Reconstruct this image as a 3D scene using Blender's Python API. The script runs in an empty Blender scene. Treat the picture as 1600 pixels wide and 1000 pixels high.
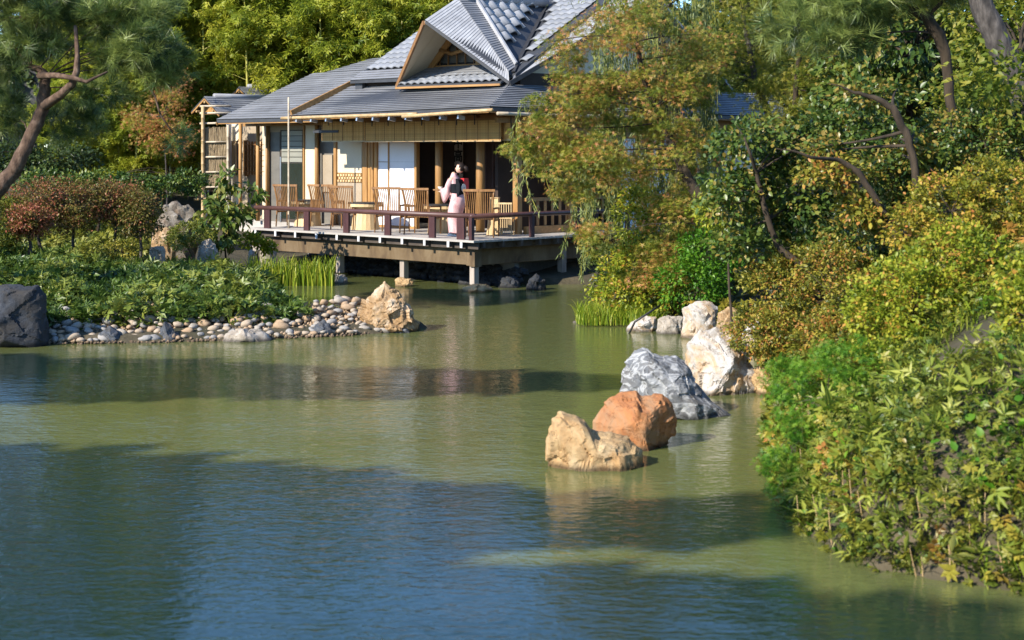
import bpy, bmesh, math, random
import numpy as np
from mathutils import Vector, Matrix, noise as mnoise

random.seed(7); rng = np.random.default_rng(11)
scene = bpy.context.scene
COL = scene.collection

# ------------------------------------------------------------------ camera, sky, sun, exposure
F_PX, HORIZON, CAM_H = 2450.0, 235.0, 3.1
cam_data = bpy.data.cameras.new('camera'); cam = bpy.data.objects.new('camera', cam_data); COL.objects.link(cam)
cam.location = (0, 0, CAM_H); cam.rotation_euler = (math.radians(90), 0, 0)
cam_data.sensor_width = 36; cam_data.lens = F_PX / 1600 * 36; cam_data.shift_y = -(500 - HORIZON) / 1600
cam_data.clip_start = 0.1; cam_data.clip_end = 3000
cam_data.dof.use_dof = True; cam_data.dof.focus_distance = 34; cam_data.dof.aperture_fstop = 2.6
scene.camera = cam

SUN_EL = math.radians(32.5); SUN_H = Vector((-0.75, -0.66)).normalized()
to_sun = Vector((SUN_H.x * math.cos(SUN_EL), SUN_H.y * math.cos(SUN_EL), math.sin(SUN_EL)))
world = bpy.data.worlds.new('World'); scene.world = world; world.use_nodes = True
wn = world.node_tree.nodes; wl = world.node_tree.links; wn.clear()
sky = wn.new('ShaderNodeTexSky'); sky.sky_type = 'NISHITA'; sky.sun_disc = False
sky.sun_elevation = SUN_EL; sky.sun_rotation = math.atan2(SUN_H.x, SUN_H.y)
sky.air_density = 1.0; sky.dust_density = 0.0; sky.ozone_density = 8.0; sky.altitude = 200
bg = wn.new('ShaderNodeBackground'); bg.inputs['Strength'].default_value = 0.15
wo = wn.new('ShaderNodeOutputWorld'); wl.new(sky.outputs[0], bg.inputs[0]); wl.new(bg.outputs[0], wo.inputs[0])
sl = bpy.data.lights.new('sun', 'SUN'); sun = bpy.data.objects.new('sun', sl); COL.objects.link(sun)
sl.energy = 4.3; sl.angle = math.radians(0.5); sl.color = (1.0, 0.93, 0.82)
sun.rotation_euler = to_sun.to_track_quat('Z', 'Y').to_euler(); sun.location = (-30, -5, 30)
scene.view_settings.view_transform = 'Standard'; scene.view_settings.look = 'None'
scene.view_settings.gamma = 1; scene.view_settings.use_curve_mapping = False
scene.view_settings.exposure = 1.0
scene.cycles.max_bounces = 7; scene.cycles.transparent_max_bounces = 6

# ------------------------------------------------------------------ helpers: coordinates
def P(u, v, Y):                       # the point seen at photo pixel (u, v) at distance Y
    return Vector(((u - 800) * Y / F_PX, Y, CAM_H - (v - HORIZON) * Y / F_PX))
def W(u, v):                          # the point of the water surface seen at (u, v)
    return P(u, v, CAM_H * F_PX / (v - HORIZON))
EA = Vector((-0.7125, 0.7017)); EB = Vector((0.7017, 0.7125)); C0 = Vector((-0.845, 34.5))
def bw(s, t, z):                      # building coordinates to world
    q = C0 + EA * s + EB * t
    return Vector((q.x, q.y, z))
def s_at(u, t):
    r = (u - 800) / F_PX
    x0, y0 = C0.x + EB.x * t, C0.y + EB.y * t
    return (r * y0 - x0) / (EA.x - r * EA.y)
def t_at(u, s):
    r = (u - 800) / F_PX
    x0, y0 = C0.x + EA.x * s, C0.y + EA.y * s
    return (r * y0 - x0) / (EB.x - r * EB.y)
def z_at(v, s, t):
    Y = C0.y + EA.y * s + EB.y * t
    return CAM_H - (v - HORIZON) * Y / F_PX
def L(s, t, z): return Vector((-s, t, z))                    # building-local coordinates
BROT = math.atan2(-EA.y, -EA.x)
DECK = 1.11

# ------------------------------------------------------------------ helpers: objects
def tag(o, label=None, cat=None, group=None, kind=None):
    if label: o['label'] = label
    if cat: o['category'] = cat
    if group: o['group'] = group
    if kind: o['kind'] = kind
    return o
def empty(name, loc=(0, 0, 0), rz=0, parent=None):
    o = bpy.data.objects.new(name, None); COL.objects.link(o)
    o.location = loc; o.rotation_euler = (0, 0, rz); o.empty_display_size = 0.1
    if parent: o.parent = parent
    return o
def link(name, me, parent=None):
    o = bpy.data.objects.new(name, me); COL.objects.link(o)
    if parent: o.parent = parent
    return o
def copy_tree(o, parent=None):
    c = o.copy(); COL.objects.link(c)
    if parent: c.parent = parent
    for ch in o.children: copy_tree(ch, c)
    return c

class MB:
    """collects shapes and links them as one mesh object"""
    def __init__(self): self.v = []; self.f = []
    def add(self, vs, fs):
        n = len(self.v); self.v += [tuple(p) for p in vs]; self.f += [tuple(i + n for i in f) for f in fs]; return self
    def box(self, x0, x1, y0, y1, z0, z1):
        x0, x1 = min(x0, x1), max(x0, x1); y0, y1 = min(y0, y1), max(y0, y1); z0, z1 = min(z0, z1), max(z0, z1)
        vs = [(x, y, z) for z in (z0, z1) for y in (y0, y1) for x in (x0, x1)]
        return self.add(vs, [(0, 2, 3, 1), (4, 5, 7, 6), (0, 1, 5, 4), (2, 6, 7, 3), (0, 4, 6, 2), (1, 3, 7, 5)])
    def hexa(self, p):                # eight corners: bottom four then top four, same order
        return self.add(p, [(3, 2, 1, 0), (4, 5, 6, 7), (0, 1, 5, 4), (1, 2, 6, 5), (2, 3, 7, 6), (3, 0, 4, 7)])
    def bar(self, p, q, w, h, up=(0, 0, 1)):
        p, q = Vector(p), Vector(q); d = (q - p).normalized(); u = Vector(up)
        s = d.cross(u)
        s = s.normalized() if s.length > 1e-5 else Vector((1, 0, 0))
        u = s.cross(d); s *= w / 2; u *= h / 2
        return self.hexa([p - s - u, p + s - u, p + s + u, p - s + u, q - s - u, q + s - u, q + s + u, q - s + u])
    def tube(self, pts, rad, n=8, caps=True):
        pts = [Vector(p) for p in pts]
        if not hasattr(rad, '__len__'): rad = [rad] * len(pts)
        base = len(self.v); ref = None
        for i, p in enumerate(pts):
            d = (pts[min(i + 1, len(pts) - 1)] - pts[max(i - 1, 0)])
            d = d.normalized() if d.length > 1e-9 else Vector((0, 0, 1))
            if ref is None:
                ref = d.orthogonal().normalized()
            ref = ref - d * ref.dot(d)
            ref = ref.normalized() if ref.length > 1e-6 else d.orthogonal().normalized()
            b = d.cross(ref)
            for k in range(n):
                a = 2 * math.pi * k / n
                self.v.append(tuple(p + (ref * math.cos(a) + b * math.sin(a)) * rad[i]))
        for i in range(len(pts) - 1):
            for k in range(n):
                k2 = (k + 1) % n
                self.f.append((base + i * n + k, base + i * n + k2, base + (i + 1) * n + k2, base + (i + 1) * n + k))
        if caps:
            self.f.append(tuple(base + k for k in reversed(range(n))))
            self.f.append(tuple(base + (len(pts) - 1) * n + k for k in range(n)))
        return self
    def quad(self, a, b, c, d): return self.add([a, b, c, d], [(0, 1, 2, 3)])
    def mesh(self, name, m, smooth=False):
        me = bpy.data.meshes.new(name); me.from_pydata(self.v, [], self.f); me.update()
        if m: me.materials.append(m)
        if smooth: me.polygons.foreach_set('use_smooth', [True] * len(me.polygons))
        return me
    def build(self, name, m, parent=None, smooth=False): return link(name, self.mesh(name, m, smooth), parent)

def bevel(o, w=0.006, seg=2):
    b = o.modifiers.new('edge', 'BEVEL'); b.width = w; b.segments = seg; b.limit_method = 'ANGLE'; b.angle_limit = 0.6
    return o

# ------------------------------------------------------------------ materials
def nodes(name):
    m = bpy.data.materials.new(name); m.use_nodes = True
    nt = m.node_tree; b = nt.nodes['Principled BSDF']
    return m, nt, b
def ramp(nt, stops, interp='LINEAR'):
    r = nt.nodes.new('ShaderNodeValToRGB'); r.color_ramp.interpolation = interp
    while len(r.color_ramp.elements) < len(stops): r.color_ramp.elements.new(0.5)
    for e, (p, c) in zip(r.color_ramp.elements, stops):
        e.position = p; e.color = (*c, 1) if len(c) == 3 else c
    return r
def surf(name, stops, scale=(4, 4, 4), detail=6, rough=0.7, bump=0.2, dist=0.01, spec=0.4, metal=0, distort=0.0, scale2=None, coords='Object'):
    m, nt, b = nodes(name)
    tc = nt.nodes.new('ShaderNodeTexCoord'); mp = nt.nodes.new('ShaderNodeMapping'); mp.inputs['Scale'].default_value = scale
    nt.links.new(tc.outputs[coords], mp.inputs[0])
    n = nt.nodes.new('ShaderNodeTexNoise'); n.inputs['Scale'].default_value = 1; n.inputs['Detail'].default_value = detail
    n.inputs['Roughness'].default_value = 0.62; n.inputs['Distortion'].default_value = distort
    nt.links.new(mp.outputs[0], n.inputs['Vector'])
    r = ramp(nt, stops); nt.links.new(n.outputs['Fac'], r.inputs[0])
    oi = nt.nodes.new('ShaderNodeObjectInfo')
    hs = nt.nodes.new('ShaderNodeHueSaturation'); mr = nt.nodes.new('ShaderNodeMapRange')
    mr.inputs['To Min'].default_value = 0.86; mr.inputs['To Max'].default_value = 1.12
    nt.links.new(oi.outputs['Random'], mr.inputs[0]); nt.links.new(mr.outputs[0], hs.inputs['Value']); nt.links.new(r.outputs[0], hs.inputs['Color'])
    nt.links.new(hs.outputs[0], b.inputs['Base Color'])
    b.inputs['Roughness'].default_value = rough; b.inputs['Specular IOR Level'].default_value = spec; b.inputs['Metallic'].default_value = metal
    if bump:
        bp = nt.nodes.new('ShaderNodeBump'); bp.inputs['Strength'].default_value = bump; bp.inputs['Distance'].default_value = dist
        src = n
        if scale2:
            n2 = nt.nodes.new('ShaderNodeTexNoise'); n2.inputs['Scale'].default_value = scale2; n2.inputs['Detail'].default_value = 8
            nt.links.new(tc.outputs[coords], n2.inputs['Vector']); src = n2
        nt.links.new(src.outputs['Fac'], bp.inputs['Height']); nt.links.new(bp.outputs[0], b.inputs['Normal'])
    return m
def leaf_mat(name, stops, trans=0.35, rough=0.45, spec=0.35):
    m, nt, b = nodes(name)
    at = nt.nodes.new('ShaderNodeAttribute'); at.attribute_name = 'rnd'
    r = ramp(nt, stops); nt.links.new(at.outputs['Fac'], r.inputs[0]); nt.links.new(r.outputs[0], b.inputs['Base Color'])
    b.inputs['Roughness'].default_value = rough; b.inputs['Specular IOR Level'].default_value = spec
    tr = nt.nodes.new('ShaderNodeBsdfTranslucent'); nt.links.new(r.outputs[0], tr.inputs['Color'])
    mx = nt.nodes.new('ShaderNodeMixShader'); mx.inputs[0].default_value = trans
    out = nt.nodes['Material Output']
    nt.links.new(b.outputs[0], mx.inputs[1]); nt.links.new(tr.outputs[0], mx.inputs[2]); nt.links.new(mx.outputs[0], out.inputs[0])
    return m

M = {}
M['timber'] = surf('timber', [(0.25, (0.25, 0.12, 0.036)), (0.5, (0.36, 0.19, 0.062)), (0.75, (0.46, 0.26, 0.095))], (14, 14, 1.5), rough=0.55, bump=0.1)
M['timber_h'] = surf('timber_horizontal', [(0.25, (0.24, 0.12, 0.036)), (0.5, (0.34, 0.18, 0.06)), (0.75, (0.44, 0.25, 0.09))], (1.5, 14, 14), rough=0.55, bump=0.1)
M['pale_timber'] = surf('pale_timber', [(0.3, (0.50, 0.34, 0.16)), (0.7, (0.68, 0.50, 0.27))], (9, 9, 2), rough=0.6, bump=0.1)
M['chair_wood'] = surf('chair_wood', [(0.3, (0.19, 0.088, 0.03)), (0.7, (0.33, 0.17, 0.065))], (12, 12, 3), rough=0.45, bump=0.05)
M['deck_wood'] = surf('deck_wood', [(0.3, (0.30, 0.27, 0.235)), (0.7, (0.46, 0.42, 0.37))], (1.2, 16, 8), rough=0.8, bump=0.25)
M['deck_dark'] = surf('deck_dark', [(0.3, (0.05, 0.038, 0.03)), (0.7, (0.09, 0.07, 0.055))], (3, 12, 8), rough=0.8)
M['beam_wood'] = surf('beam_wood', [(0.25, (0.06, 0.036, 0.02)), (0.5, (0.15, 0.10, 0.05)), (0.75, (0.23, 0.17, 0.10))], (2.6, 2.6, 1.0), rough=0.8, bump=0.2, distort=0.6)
M['post_wood'] = surf('post_wood', [(0.3, (0.26, 0.21, 0.17)), (0.7, (0.42, 0.36, 0.30))], (10, 10, 1.5), rough=0.85, bump=0.2)
M['rail'] = surf('rail_lacquer', [(0.3, (0.075, 0.032, 0.026)), (0.7, (0.125, 0.058, 0.047))], (2, 9, 9), rough=0.42, bump=0.05)
M['rail_post'] = surf('rail_post', [(0.3, (0.042, 0.016, 0.016)), (0.7, (0.075, 0.030, 0.028))], (9, 9, 2), rough=0.5, bump=0.05)
M['plaster'] = surf('plaster', [(0.25, (0.55, 0.46, 0.32)), (0.75, (0.66, 0.57, 0.42))], (1.5, 1.5, 0.8), rough=0.9, bump=0.05, scale2=60)
M['plaster_brown'] = surf('plaster_brown', [(0.3, (0.30, 0.235, 0.16)), (0.7, (0.36, 0.29, 0.205))], (3, 3, 3), rough=0.9, bump=0.05, scale2=60)
M['plaster_peach'] = surf('plaster_peach', [(0.3, (0.70, 0.47, 0.27)), (0.7, (0.80, 0.58, 0.36))], (3, 3, 3), rough=0.9, bump=0.05)
M['paper'] = surf('shoji_paper', [(0.3, (0.80, 0.79, 0.80)), (0.7, (0.86, 0.85, 0.86))], (2, 2, 2), rough=0.8, bump=0)
M['white_paint'] = surf('white_paint', [(0.3, (0.48, 0.47, 0.45)), (0.7, (0.62, 0.61, 0.59))], (8, 8, 8), rough=0.7, bump=0.1)
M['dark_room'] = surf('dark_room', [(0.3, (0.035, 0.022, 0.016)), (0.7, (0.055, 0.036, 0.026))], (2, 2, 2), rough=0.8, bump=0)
M['curtain'] = surf('curtain_cloth', [(0.3, (0.06, 0.036, 0.032)), (0.7, (0.095, 0.06, 0.054))], (8, 8, 1), rough=0.9, bump=0)
M['gray_panel'] = surf('gray_panel', [(0.3, (0.13, 0.12, 0.10)), (0.7, (0.18, 0.165, 0.14))], (2, 2, 5), rough=0.6, bump=0)
M['green_panel'] = surf('green_panel', [(0.3, (0.24, 0.235, 0.19)), (0.7, (0.30, 0.29, 0.235))], (2, 2, 5), rough=0.6, bump=0)
M['slate'] = surf('slate', [(0.2, (0.135, 0.137, 0.142)), (0.5, (0.20, 0.203, 0.21)), (0.8, (0.28, 0.28, 0.285))], (1.2, 1.2, 1.2), rough=0.6, bump=0.15, scale2=40, spec=0.3)
M['slate_dark'] = surf('slate_dark', [(0.3, (0.035, 0.037, 0.042)), (0.7, (0.055, 0.058, 0.064))], (4, 4, 4), rough=0.6)
M['tile'] = surf('roof_tile', [(0.2, (0.24, 0.24, 0.245)), (0.5, (0.32, 0.32, 0.325)), (0.8, (0.42, 0.42, 0.42))], (3, 3, 3), rough=0.55, bump=0.1, spec=0.35)
M['tile_light'] = surf('roof_tile_light', [(0.25, (0.17, 0.18, 0.195)), (0.75, (0.25, 0.26, 0.28))], (3, 3, 3), rough=0.55, bump=0.1, spec=0.35)
M['bamboo_dry'] = surf('bamboo_dry', [(0.3, (0.36, 0.23, 0.10)), (0.7, (0.52, 0.37, 0.19))], (6, 6, 6), rough=0.4, bump=0.02)
M['bamboo_gray'] = surf('bamboo_gray', [(0.3, (0.36, 0.29, 0.20)), (0.7, (0.55, 0.46, 0.33))], (6, 6, 6), rough=0.5, bump=0.02)
M['blind'] = surf('blind_reed', [(0.3, (0.40, 0.20, 0.06)), (0.5, (0.60, 0.35, 0.115)), (0.7, (0.74, 0.48, 0.18))], (55, 55, 7), rough=0.7, bump=0.8, dist=0.006)
M['iron'] = surf('dark_iron', [(0.3, (0.02, 0.02, 0.022)), (0.7, (0.04, 0.04, 0.042))], (8, 8, 8), rough=0.5)
M['steel'] = surf('steel', [(0.3, (0.45, 0.46, 0.47)), (0.7, (0.6, 0.6, 0.6))], (8, 8, 8), rough=0.35, metal=0.8)
M['concrete'] = surf('concrete', [(0.3, (0.16, 0.16, 0.15)), (0.7, (0.24, 0.235, 0.22))], (2, 2, 2), rough=0.9, bump=0.2, scale2=20)
M['shaded_gray'] = surf('shaded_gray', [(0.3, (0.055, 0.053, 0.05)), (0.7, (0.075, 0.072, 0.068))], (1, 1, 1), rough=0.9, bump=0.1, scale2=20)  # grey render darkened further, the shade on the wall put into its colour
M['brush'] = surf('brushwood', [(0.3, (0.18, 0.12, 0.065)), (0.55, (0.34, 0.25, 0.14)), (0.75, (0.46, 0.35, 0.21))], (40, 40, 5), rough=0.9, bump=1.0, dist=0.02)
gm, gnt, gb = nodes('pane_glass'); gb.inputs['Base Color'].default_value = (0.03, 0.04, 0.03, 1); gb.inputs['Roughness'].default_value = 0.03
gb.inputs['Alpha'].default_value = 0.55; M['glass'] = gm
M['ink'] = surf('ink', [(0.3, (0.008, 0.008, 0.009)), (0.7, (0.014, 0.014, 0.015))], rough=0.8, bump=0)
M['scroll_paper'] = surf('scroll_paper', [(0.3, (0.42, 0.37, 0.31)), (0.7, (0.50, 0.44, 0.37))], rough=0.9, bump=0)
M['bark_pine'] = surf('pine_bark', [(0.3, (0.035, 0.020, 0.013)), (0.5, (0.10, 0.060, 0.038)), (0.72, (0.22, 0.145, 0.10))], (9, 9, 5), rough=0.95, bump=1.0, dist=0.03)
M['bark_dark'] = surf('dark_bark', [(0.3, (0.018, 0.013, 0.008)), (0.7, (0.068, 0.048, 0.030))], (9, 9, 3), rough=0.95, bump=0.8, dist=0.02)
M['bark_gray'] = surf('gray_bark', [(0.3, (0.02, 0.017, 0.015)), (0.5, (0.065, 0.055, 0.048)), (0.7, (0.14, 0.12, 0.105))], (13, 13, 4), rough=0.95, bump=0.9, dist=0.02)
M['culm'] = surf('bamboo_culm', [(0.3, (0.26, 0.25, 0.04)), (0.7, (0.46, 0.41, 0.09))], (3, 3, 2), rough=0.4, bump=0)
M['soil'] = surf('soil', [(0.3, (0.10, 0.07, 0.045)), (0.7, (0.26, 0.20, 0.135))], (5, 5, 5), rough=1, bump=0.8, dist=0.03, scale2=25)
# ------------------------------------------------------------------ ground and pond
POND = [(-8.6, 2.2), (-9.2, 9), (-10.2, 16), (-10.4, 22), (-9.6, 24.4), (-7.5, 25.15), (-5.8, 25.3), (-4.4, 25.65), (-3.0, 26.2), (-1.95, 26.7), (-1.45, 27.5),
        (-2.3, 28.6), (-3.6, 30.4), (-5.0, 33.2), (-5.9, 35.6), (-6.1, 36.35), (-4.75, 37.0), (-4.9, 40.2), (-4.0, 40.4), (-1.9, 38.3), (0.1, 36.35), (1.9, 36.2),
        (2.05, 33.5), (1.95, 31), (1.25, 28.3), (2.3, 27.5), (3.1, 26.7), (4.0, 25.9), (3.7, 23), (3.35, 20), (2.85, 17), (2.55, 15), (2.42, 12.8), (2.66, 11.7), (3.7, 10.95),
        (6, 10.3), (9, 9), (12, 6), (12, 2.2)]
POLY = np.array(POND, float)
def pond_dist(x, y):                  # distance to the shoreline, negative over the water
    p = np.stack([x, y], -1)[..., None, :]
    a = POLY; b = np.roll(POLY, -1, 0); ab = b - a
    tt = np.clip(((p - a) * ab).sum(-1) / (ab ** 2).sum(-1), 0, 1)
    d = np.sqrt((((a + ab * tt[..., None]) - p) ** 2).sum(-1)).min(-1)
    ins = np.zeros(x.shape, bool)
    for (x0, y0), (x1, y1) in zip(a, b):
        c = ((y0 > y) != (y1 > y))
        with np.errstate(divide='ignore', invalid='ignore'):
            ins ^= c & (x < (x1 - x0) * (y - y0) / (y1 - y0) + x0)
    return np.where(ins, -d, d)
def sstep(a, b, x):
    t = np.clip((x - a) / (b - a), 0, 1); return t * t * (3 - 2 * t)
def height(x, y):
    x = np.asarray(x, float); y = np.asarray(y, float)
    d = pond_dist(x, y)
    gentle = 0.10 + 0.125 * d
    steep = 0.30 * sstep(0, 0.25, d) + 0.62 * d
    k = sstep(1.6, 2.4, x) * (1 - sstep(22, 26, y)) * sstep(5, 9, y)
    h = np.minimum(gentle, 2.6) * (1 - k) + np.minimum(steep, 3.0 + 0.05 * d) * k
    # the building's plot stays below its floor
    dx, dy = x - C0.x, y - C0.y
    s = dx * EA.x + dy * EA.y; t = dx * EB.x + dy * EB.y
    m = sstep(-1.5, 0, s) * (1 - sstep(10.5, 12.5, s)) * sstep(-1.5, 0.2, t) * (1 - sstep(12, 14, t))
    h = h * (1 - m) + np.minimum(h, 0.75) * m
    near = 1 - sstep(1.5, 3, y)
    h = np.where(y < 3, np.minimum(h, 1.35), h)
    bumpy = 0.05 * np.sin(x * 2.1 + y * 1.3) * np.sin(y * 1.7 - x * 0.7) * np.clip(d, 0, 1)
    return np.where(d > 0, h + bumpy, np.maximum(-0.7, d * 0.8))
def h1(x, y): return float(height(np.array([x]), np.array([y]))[0])

gx = np.concatenate([np.linspace(-400, -34, 24)[:-1], np.arange(-34, 34, 0.3), np.linspace(34, 400, 24)[1:]])
gy = np.concatenate([np.linspace(-300, -2, 14)[:-1], np.arange(-2, 72, 0.3), np.linspace(72, 700, 26)[1:]])
GX, GY = np.meshgrid(gx, gy)
GZ = height(GX.ravel(), GY.ravel())
nx, ny = len(gx), len(gy)
gv = np.stack([GX.ravel(), GY.ravel(), GZ], -1)
ii = (np.arange(ny - 1)[:, None] * nx + np.arange(nx - 1)[None, :]).ravel()
gf = np.stack([ii, ii + 1, ii + nx + 1, ii + nx], -1)
def np_mesh(name, verts, faces, m, rnd=None, smooth=False):
    verts = np.ascontiguousarray(verts, np.float32).reshape(-1, 3); faces = np.ascontiguousarray(faces, np.int32)
    k = faces.shape[1]; me = bpy.data.meshes.new(name)
    me.vertices.add(len(verts)); me.vertices.foreach_set('co', verts.ravel())
    me.loops.add(faces.size); me.loops.foreach_set('vertex_index', faces.ravel())
    me.polygons.add(len(faces)); me.polygons.foreach_set('loop_start', np.arange(0, faces.size, k, dtype=np.int32))
    if rnd is not None:
        at = me.attributes.new('rnd', 'FLOAT', 'FACE'); at.data.foreach_set('value', np.ascontiguousarray(rnd, np.float32))
    if smooth: me.polygons.foreach_set('use_smooth', np.ones(len(faces), bool))
    if m: me.materials.append(m)
    me.update(calc_edges=True); me.validate()
    return me
m_ground = surf('ground_earth', [(0.25, (0.03, 0.032, 0.014)), (0.5, (0.06, 0.05, 0.028)), (0.75, (0.13, 0.10, 0.062))], (1.1, 1.1, 1.1), rough=1, bump=0.8, dist=0.04, scale2=14)
tag(link('ground', np_mesh('ground', gv, gf, m_ground, smooth=True)), kind='structure')

m, nt, b = nodes('pond_water')
tc = nt.nodes.new('ShaderNodeTexCoord')
def wave(scale, detail, sx=1.0, dst=0.3):
    mp = nt.nodes.new('ShaderNodeMapping'); mp.inputs['Scale'].default_value = (scale * sx, scale, scale); mp.inputs['Rotation'].default_value = (0, 0, 0.15)
    n = nt.nodes.new('ShaderNodeTexNoise'); n.inputs['Scale'].default_value = 1; n.inputs['Detail'].default_value = detail; n.inputs['Distortion'].default_value = dst
    nt.links.new(tc.outputs['Object'], mp.inputs[0]); nt.links.new(mp.outputs[0], n.inputs['Vector']); return n
w1, w2, w3 = wave(12.5, 3.5, 0.6), wave(2.8, 2.0, 0.5), wave(0.22, 2.0, 0.7)
ma = nt.nodes.new('ShaderNodeMath'); ma.operation = 'MULTIPLY_ADD'; ma.inputs[1].default_value = 1.2
nt.links.new(w2.outputs['Fac'], ma.inputs[0]); nt.links.new(w1.outputs['Fac'], ma.inputs[2])
patch = nt.nodes.new('ShaderNodeMapRange'); patch.inputs['From Min'].default_value = 0.35; patch.inputs['From Max'].default_value = 0.65
patch.inputs['To Min'].default_value = 0.38; patch.inputs['To Max'].default_value = 1.0; nt.links.new(w3.outputs['Fac'], patch.inputs[0])
bp = nt.nodes.new('ShaderNodeBump'); bp.inputs['Distance'].default_value = 0.0105
nt.links.new(patch.outputs[0], bp.inputs['Strength']); nt.links.new(ma.outputs[0], bp.inputs['Height']); nt.links.new(bp.outputs[0], b.inputs['Normal'])
b.inputs['Base Color'].default_value = (0.116, 0.130, 0.042, 1); b.inputs['Roughness'].default_value = 0.04; b.inputs['IOR'].default_value = 1.38
tag(MB().quad((-14, 1, 0), (14, 1, 0), (14, 42, 0), (-14, 42, 0)).build('water', m), kind='structure')
# ------------------------------------------------------------------ the pavilion
pav = empty('pavilion', bw(0, 0, 0), BROT)
tag(pav, 'timber garden pavilion with grey tiled gable roof and open front above the pond', 'pavilion')

def fbox(name, u0, u1, v0, v1, t0, t1, mat, parent=pav, z0=None, z1=None, bev=0):
    """a box on the front: photo columns u0..u1 and rows v0..v1 measured on the plane t0"""
    sa, sb = s_at(u0, t0), s_at(u1, t0); sm = (sa + sb) / 2
    zt = z_at(v0, sm, t0) if z1 is None else z1
    zb = (DECK if v1 is None else z_at(v1, sm, t0)) if z0 is None else z0
    o = MB().box(-sa, -sb, t0, t1, zb, zt).build(name, mat, parent)
    return bevel(o, bev) if bev else o
FT = 2.6
def column(u, wpx, mat=None, z1=3.95, t=FT, sq=False, parent=pav):
    s = s_at(u, t); Y = C0.y + EA.y * s + EB.y * t; r = wpx * Y / F_PX / 2
    mb = MB()
    if sq: mb.box(-s - r / 1.35, -s + r / 1.35, t - r / 1.35, t + r / 1.35, DECK, z1)
    else: mb.tube([(-s, t, DECK), (-s, t, (DECK + z1) / 2), (-s, t, z1)], [r, r * 0.97, r * 0.94], 14)
    o = mb.build('column', mat or M['timber'], parent, smooth=not sq)
    return o

# floor, room walls, ceiling
MB().box(-12.4, -1.0, FT + 0.02, 12.4, 0.1, DECK).build('floor', M['deck_wood'], pav)
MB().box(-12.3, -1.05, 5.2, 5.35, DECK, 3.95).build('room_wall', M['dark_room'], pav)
MB().box(-12.3, -1.05, 12.2, 12.35, DECK, 3.95).build('back_wall', M['plaster_brown'], pav)
MB().box(-12.35, -12.2, 3.4, 12.2, DECK, 3.95).build('end_wall', M['plaster'], pav)
MB().box(-12.3, -1.05, FT + 0.1, 12.3, 3.95, 4.03).build('ceiling', M['timber_h'], pav)
for sx in (2.6, 8.2):
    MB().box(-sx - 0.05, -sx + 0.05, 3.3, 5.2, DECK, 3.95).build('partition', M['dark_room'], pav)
MB().box(-8.3, -1.1, FT - 0.07, FT + 0.07, 3.42, 3.95).build('lintel', M['timber_h'], pav)

# left wing wall and its lattice windows
fbox('wall_panel', 357, 373, 190, None, FT + 0.3, FT + 0.42, M['plaster'], z0=0.75)
w = fbox('window', 360, 370.5, 220, 273, FT + 0.27, FT + 0.30, M['deck_dark'])
for u in (362.5, 365.3, 368): fbox('bar', u - 0.7, u + 0.7, 220, 273, FT + 0.24, FT + 0.27, M['pale_timber'], w)
fbox('corner_post', 353.5, 357.5, 194, None, FT + 0.1, FT + 0.2, M['white_paint'], z0=0.75)
fbox('wall_panel', 378, 421, 190, None, FT + 0.95, FT + 1.05, M['plaster_brown'])
w = fbox('window', 382, 413, 221, 273, FT + 0.9, FT + 0.95, M['plaster_peach'])
for u in np.linspace(383, 412.5, 7): fbox('bar', u - 0.5, u + 0.5, 221, 273, FT + 0.84, FT + 0.9, M['chair_wood'], w)
for v in np.linspace(226, 268, 6): fbox('bar', 382, 413, v - 0.5, v + 0.5, FT + 0.80, FT + 0.84, M['chair_wood'], w)
fbox('window_frame', 380, 382, 219, 275, FT + 0.82, FT + 0.95, M['timber'], w)
column(375.5, 5.5, t=FT + 0.1); column(403, 6.5, t=FT - 0.1); column(417, 4, t=FT); column(420.5, 3.6, t=FT + 0.1)
fbox('header_wall', 421, 520, 188, 206, FT + 0.1, FT + 0.2, M['plaster_brown'])
fbox('door_panel', 422, 437, 206, None, FT + 0.12, FT + 0.16, M['gray_panel'], z0=DECK)
d = fbox('door', 438, 474, 203, None, FT + 0.04, FT + 0.09, M['deck_dark'], z0=DECK)
fbox('pane', 438.6, 473, 255, None, FT + 0.025, FT + 0.035, M['glass'], d, z0=DECK + 0.1)
for k in range(6):
    v = 204.5 + k * 8.3
    fbox('slat', 440, 472, v, v + 7.2, FT + 0.005, FT + 0.03, M['green_panel'], d)
fbox('door_edge', 437.2, 439, 245, None, FT + 0.0, FT + 0.03, M['steel'], d, z0=DECK)
column(475, 3.8, sq=True)
fbox('wall_panel', 477, 492, 190, None, FT + 0.02, FT + 0.12, M['plaster'], z0=DECK)
column(495, 7)
fbox('door_panel', 499, 521, 190, None, FT + 0.2, FT + 0.25, M['gray_panel'], z0=DECK)
fbox('door_panel', 503, 519, 242, 300, FT + 0.15, FT + 0.19, M['plaster_brown'])
fbox('frame_post', 521, 525, 190, None, FT - 0.03, FT + 0.08, M['timber'], z0=DECK)
fbox('wall_panel', 525, 565, 190, 270, FT + 0.02, FT + 0.1, M['plaster'])
pn = fbox('carved_panel', 525, 565, 270.6, 285, FT + 0.03, FT + 0.09, M['timber_h'])
for k in range(9):
    for r_ in range(3):
        uu = 527 + k * 4.2 + (r_ % 2) * 2.1; vv = 272 + r_ * 4.4
        fbox('scale', uu, uu + 2.6, vv, vv + 3.3, FT + 0.005, FT + 0.03, M['pale_timber'], pn)
fbox('wall_panel', 525, 565, 285.5, None, FT + 0.02, FT + 0.1, M['plaster_brown'], z0=DECK)
for u0, u1, dt in ((566, 573, 0), (573.6, 578, 0.03), (578.6, 582.5, 0.0), (583, 588.5, 0.03)):
    fbox('door_board', u0, u1, 190, None, FT - 0.02 + dt, FT + 0.06 + dt, M['timber'], z0=DECK)
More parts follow.
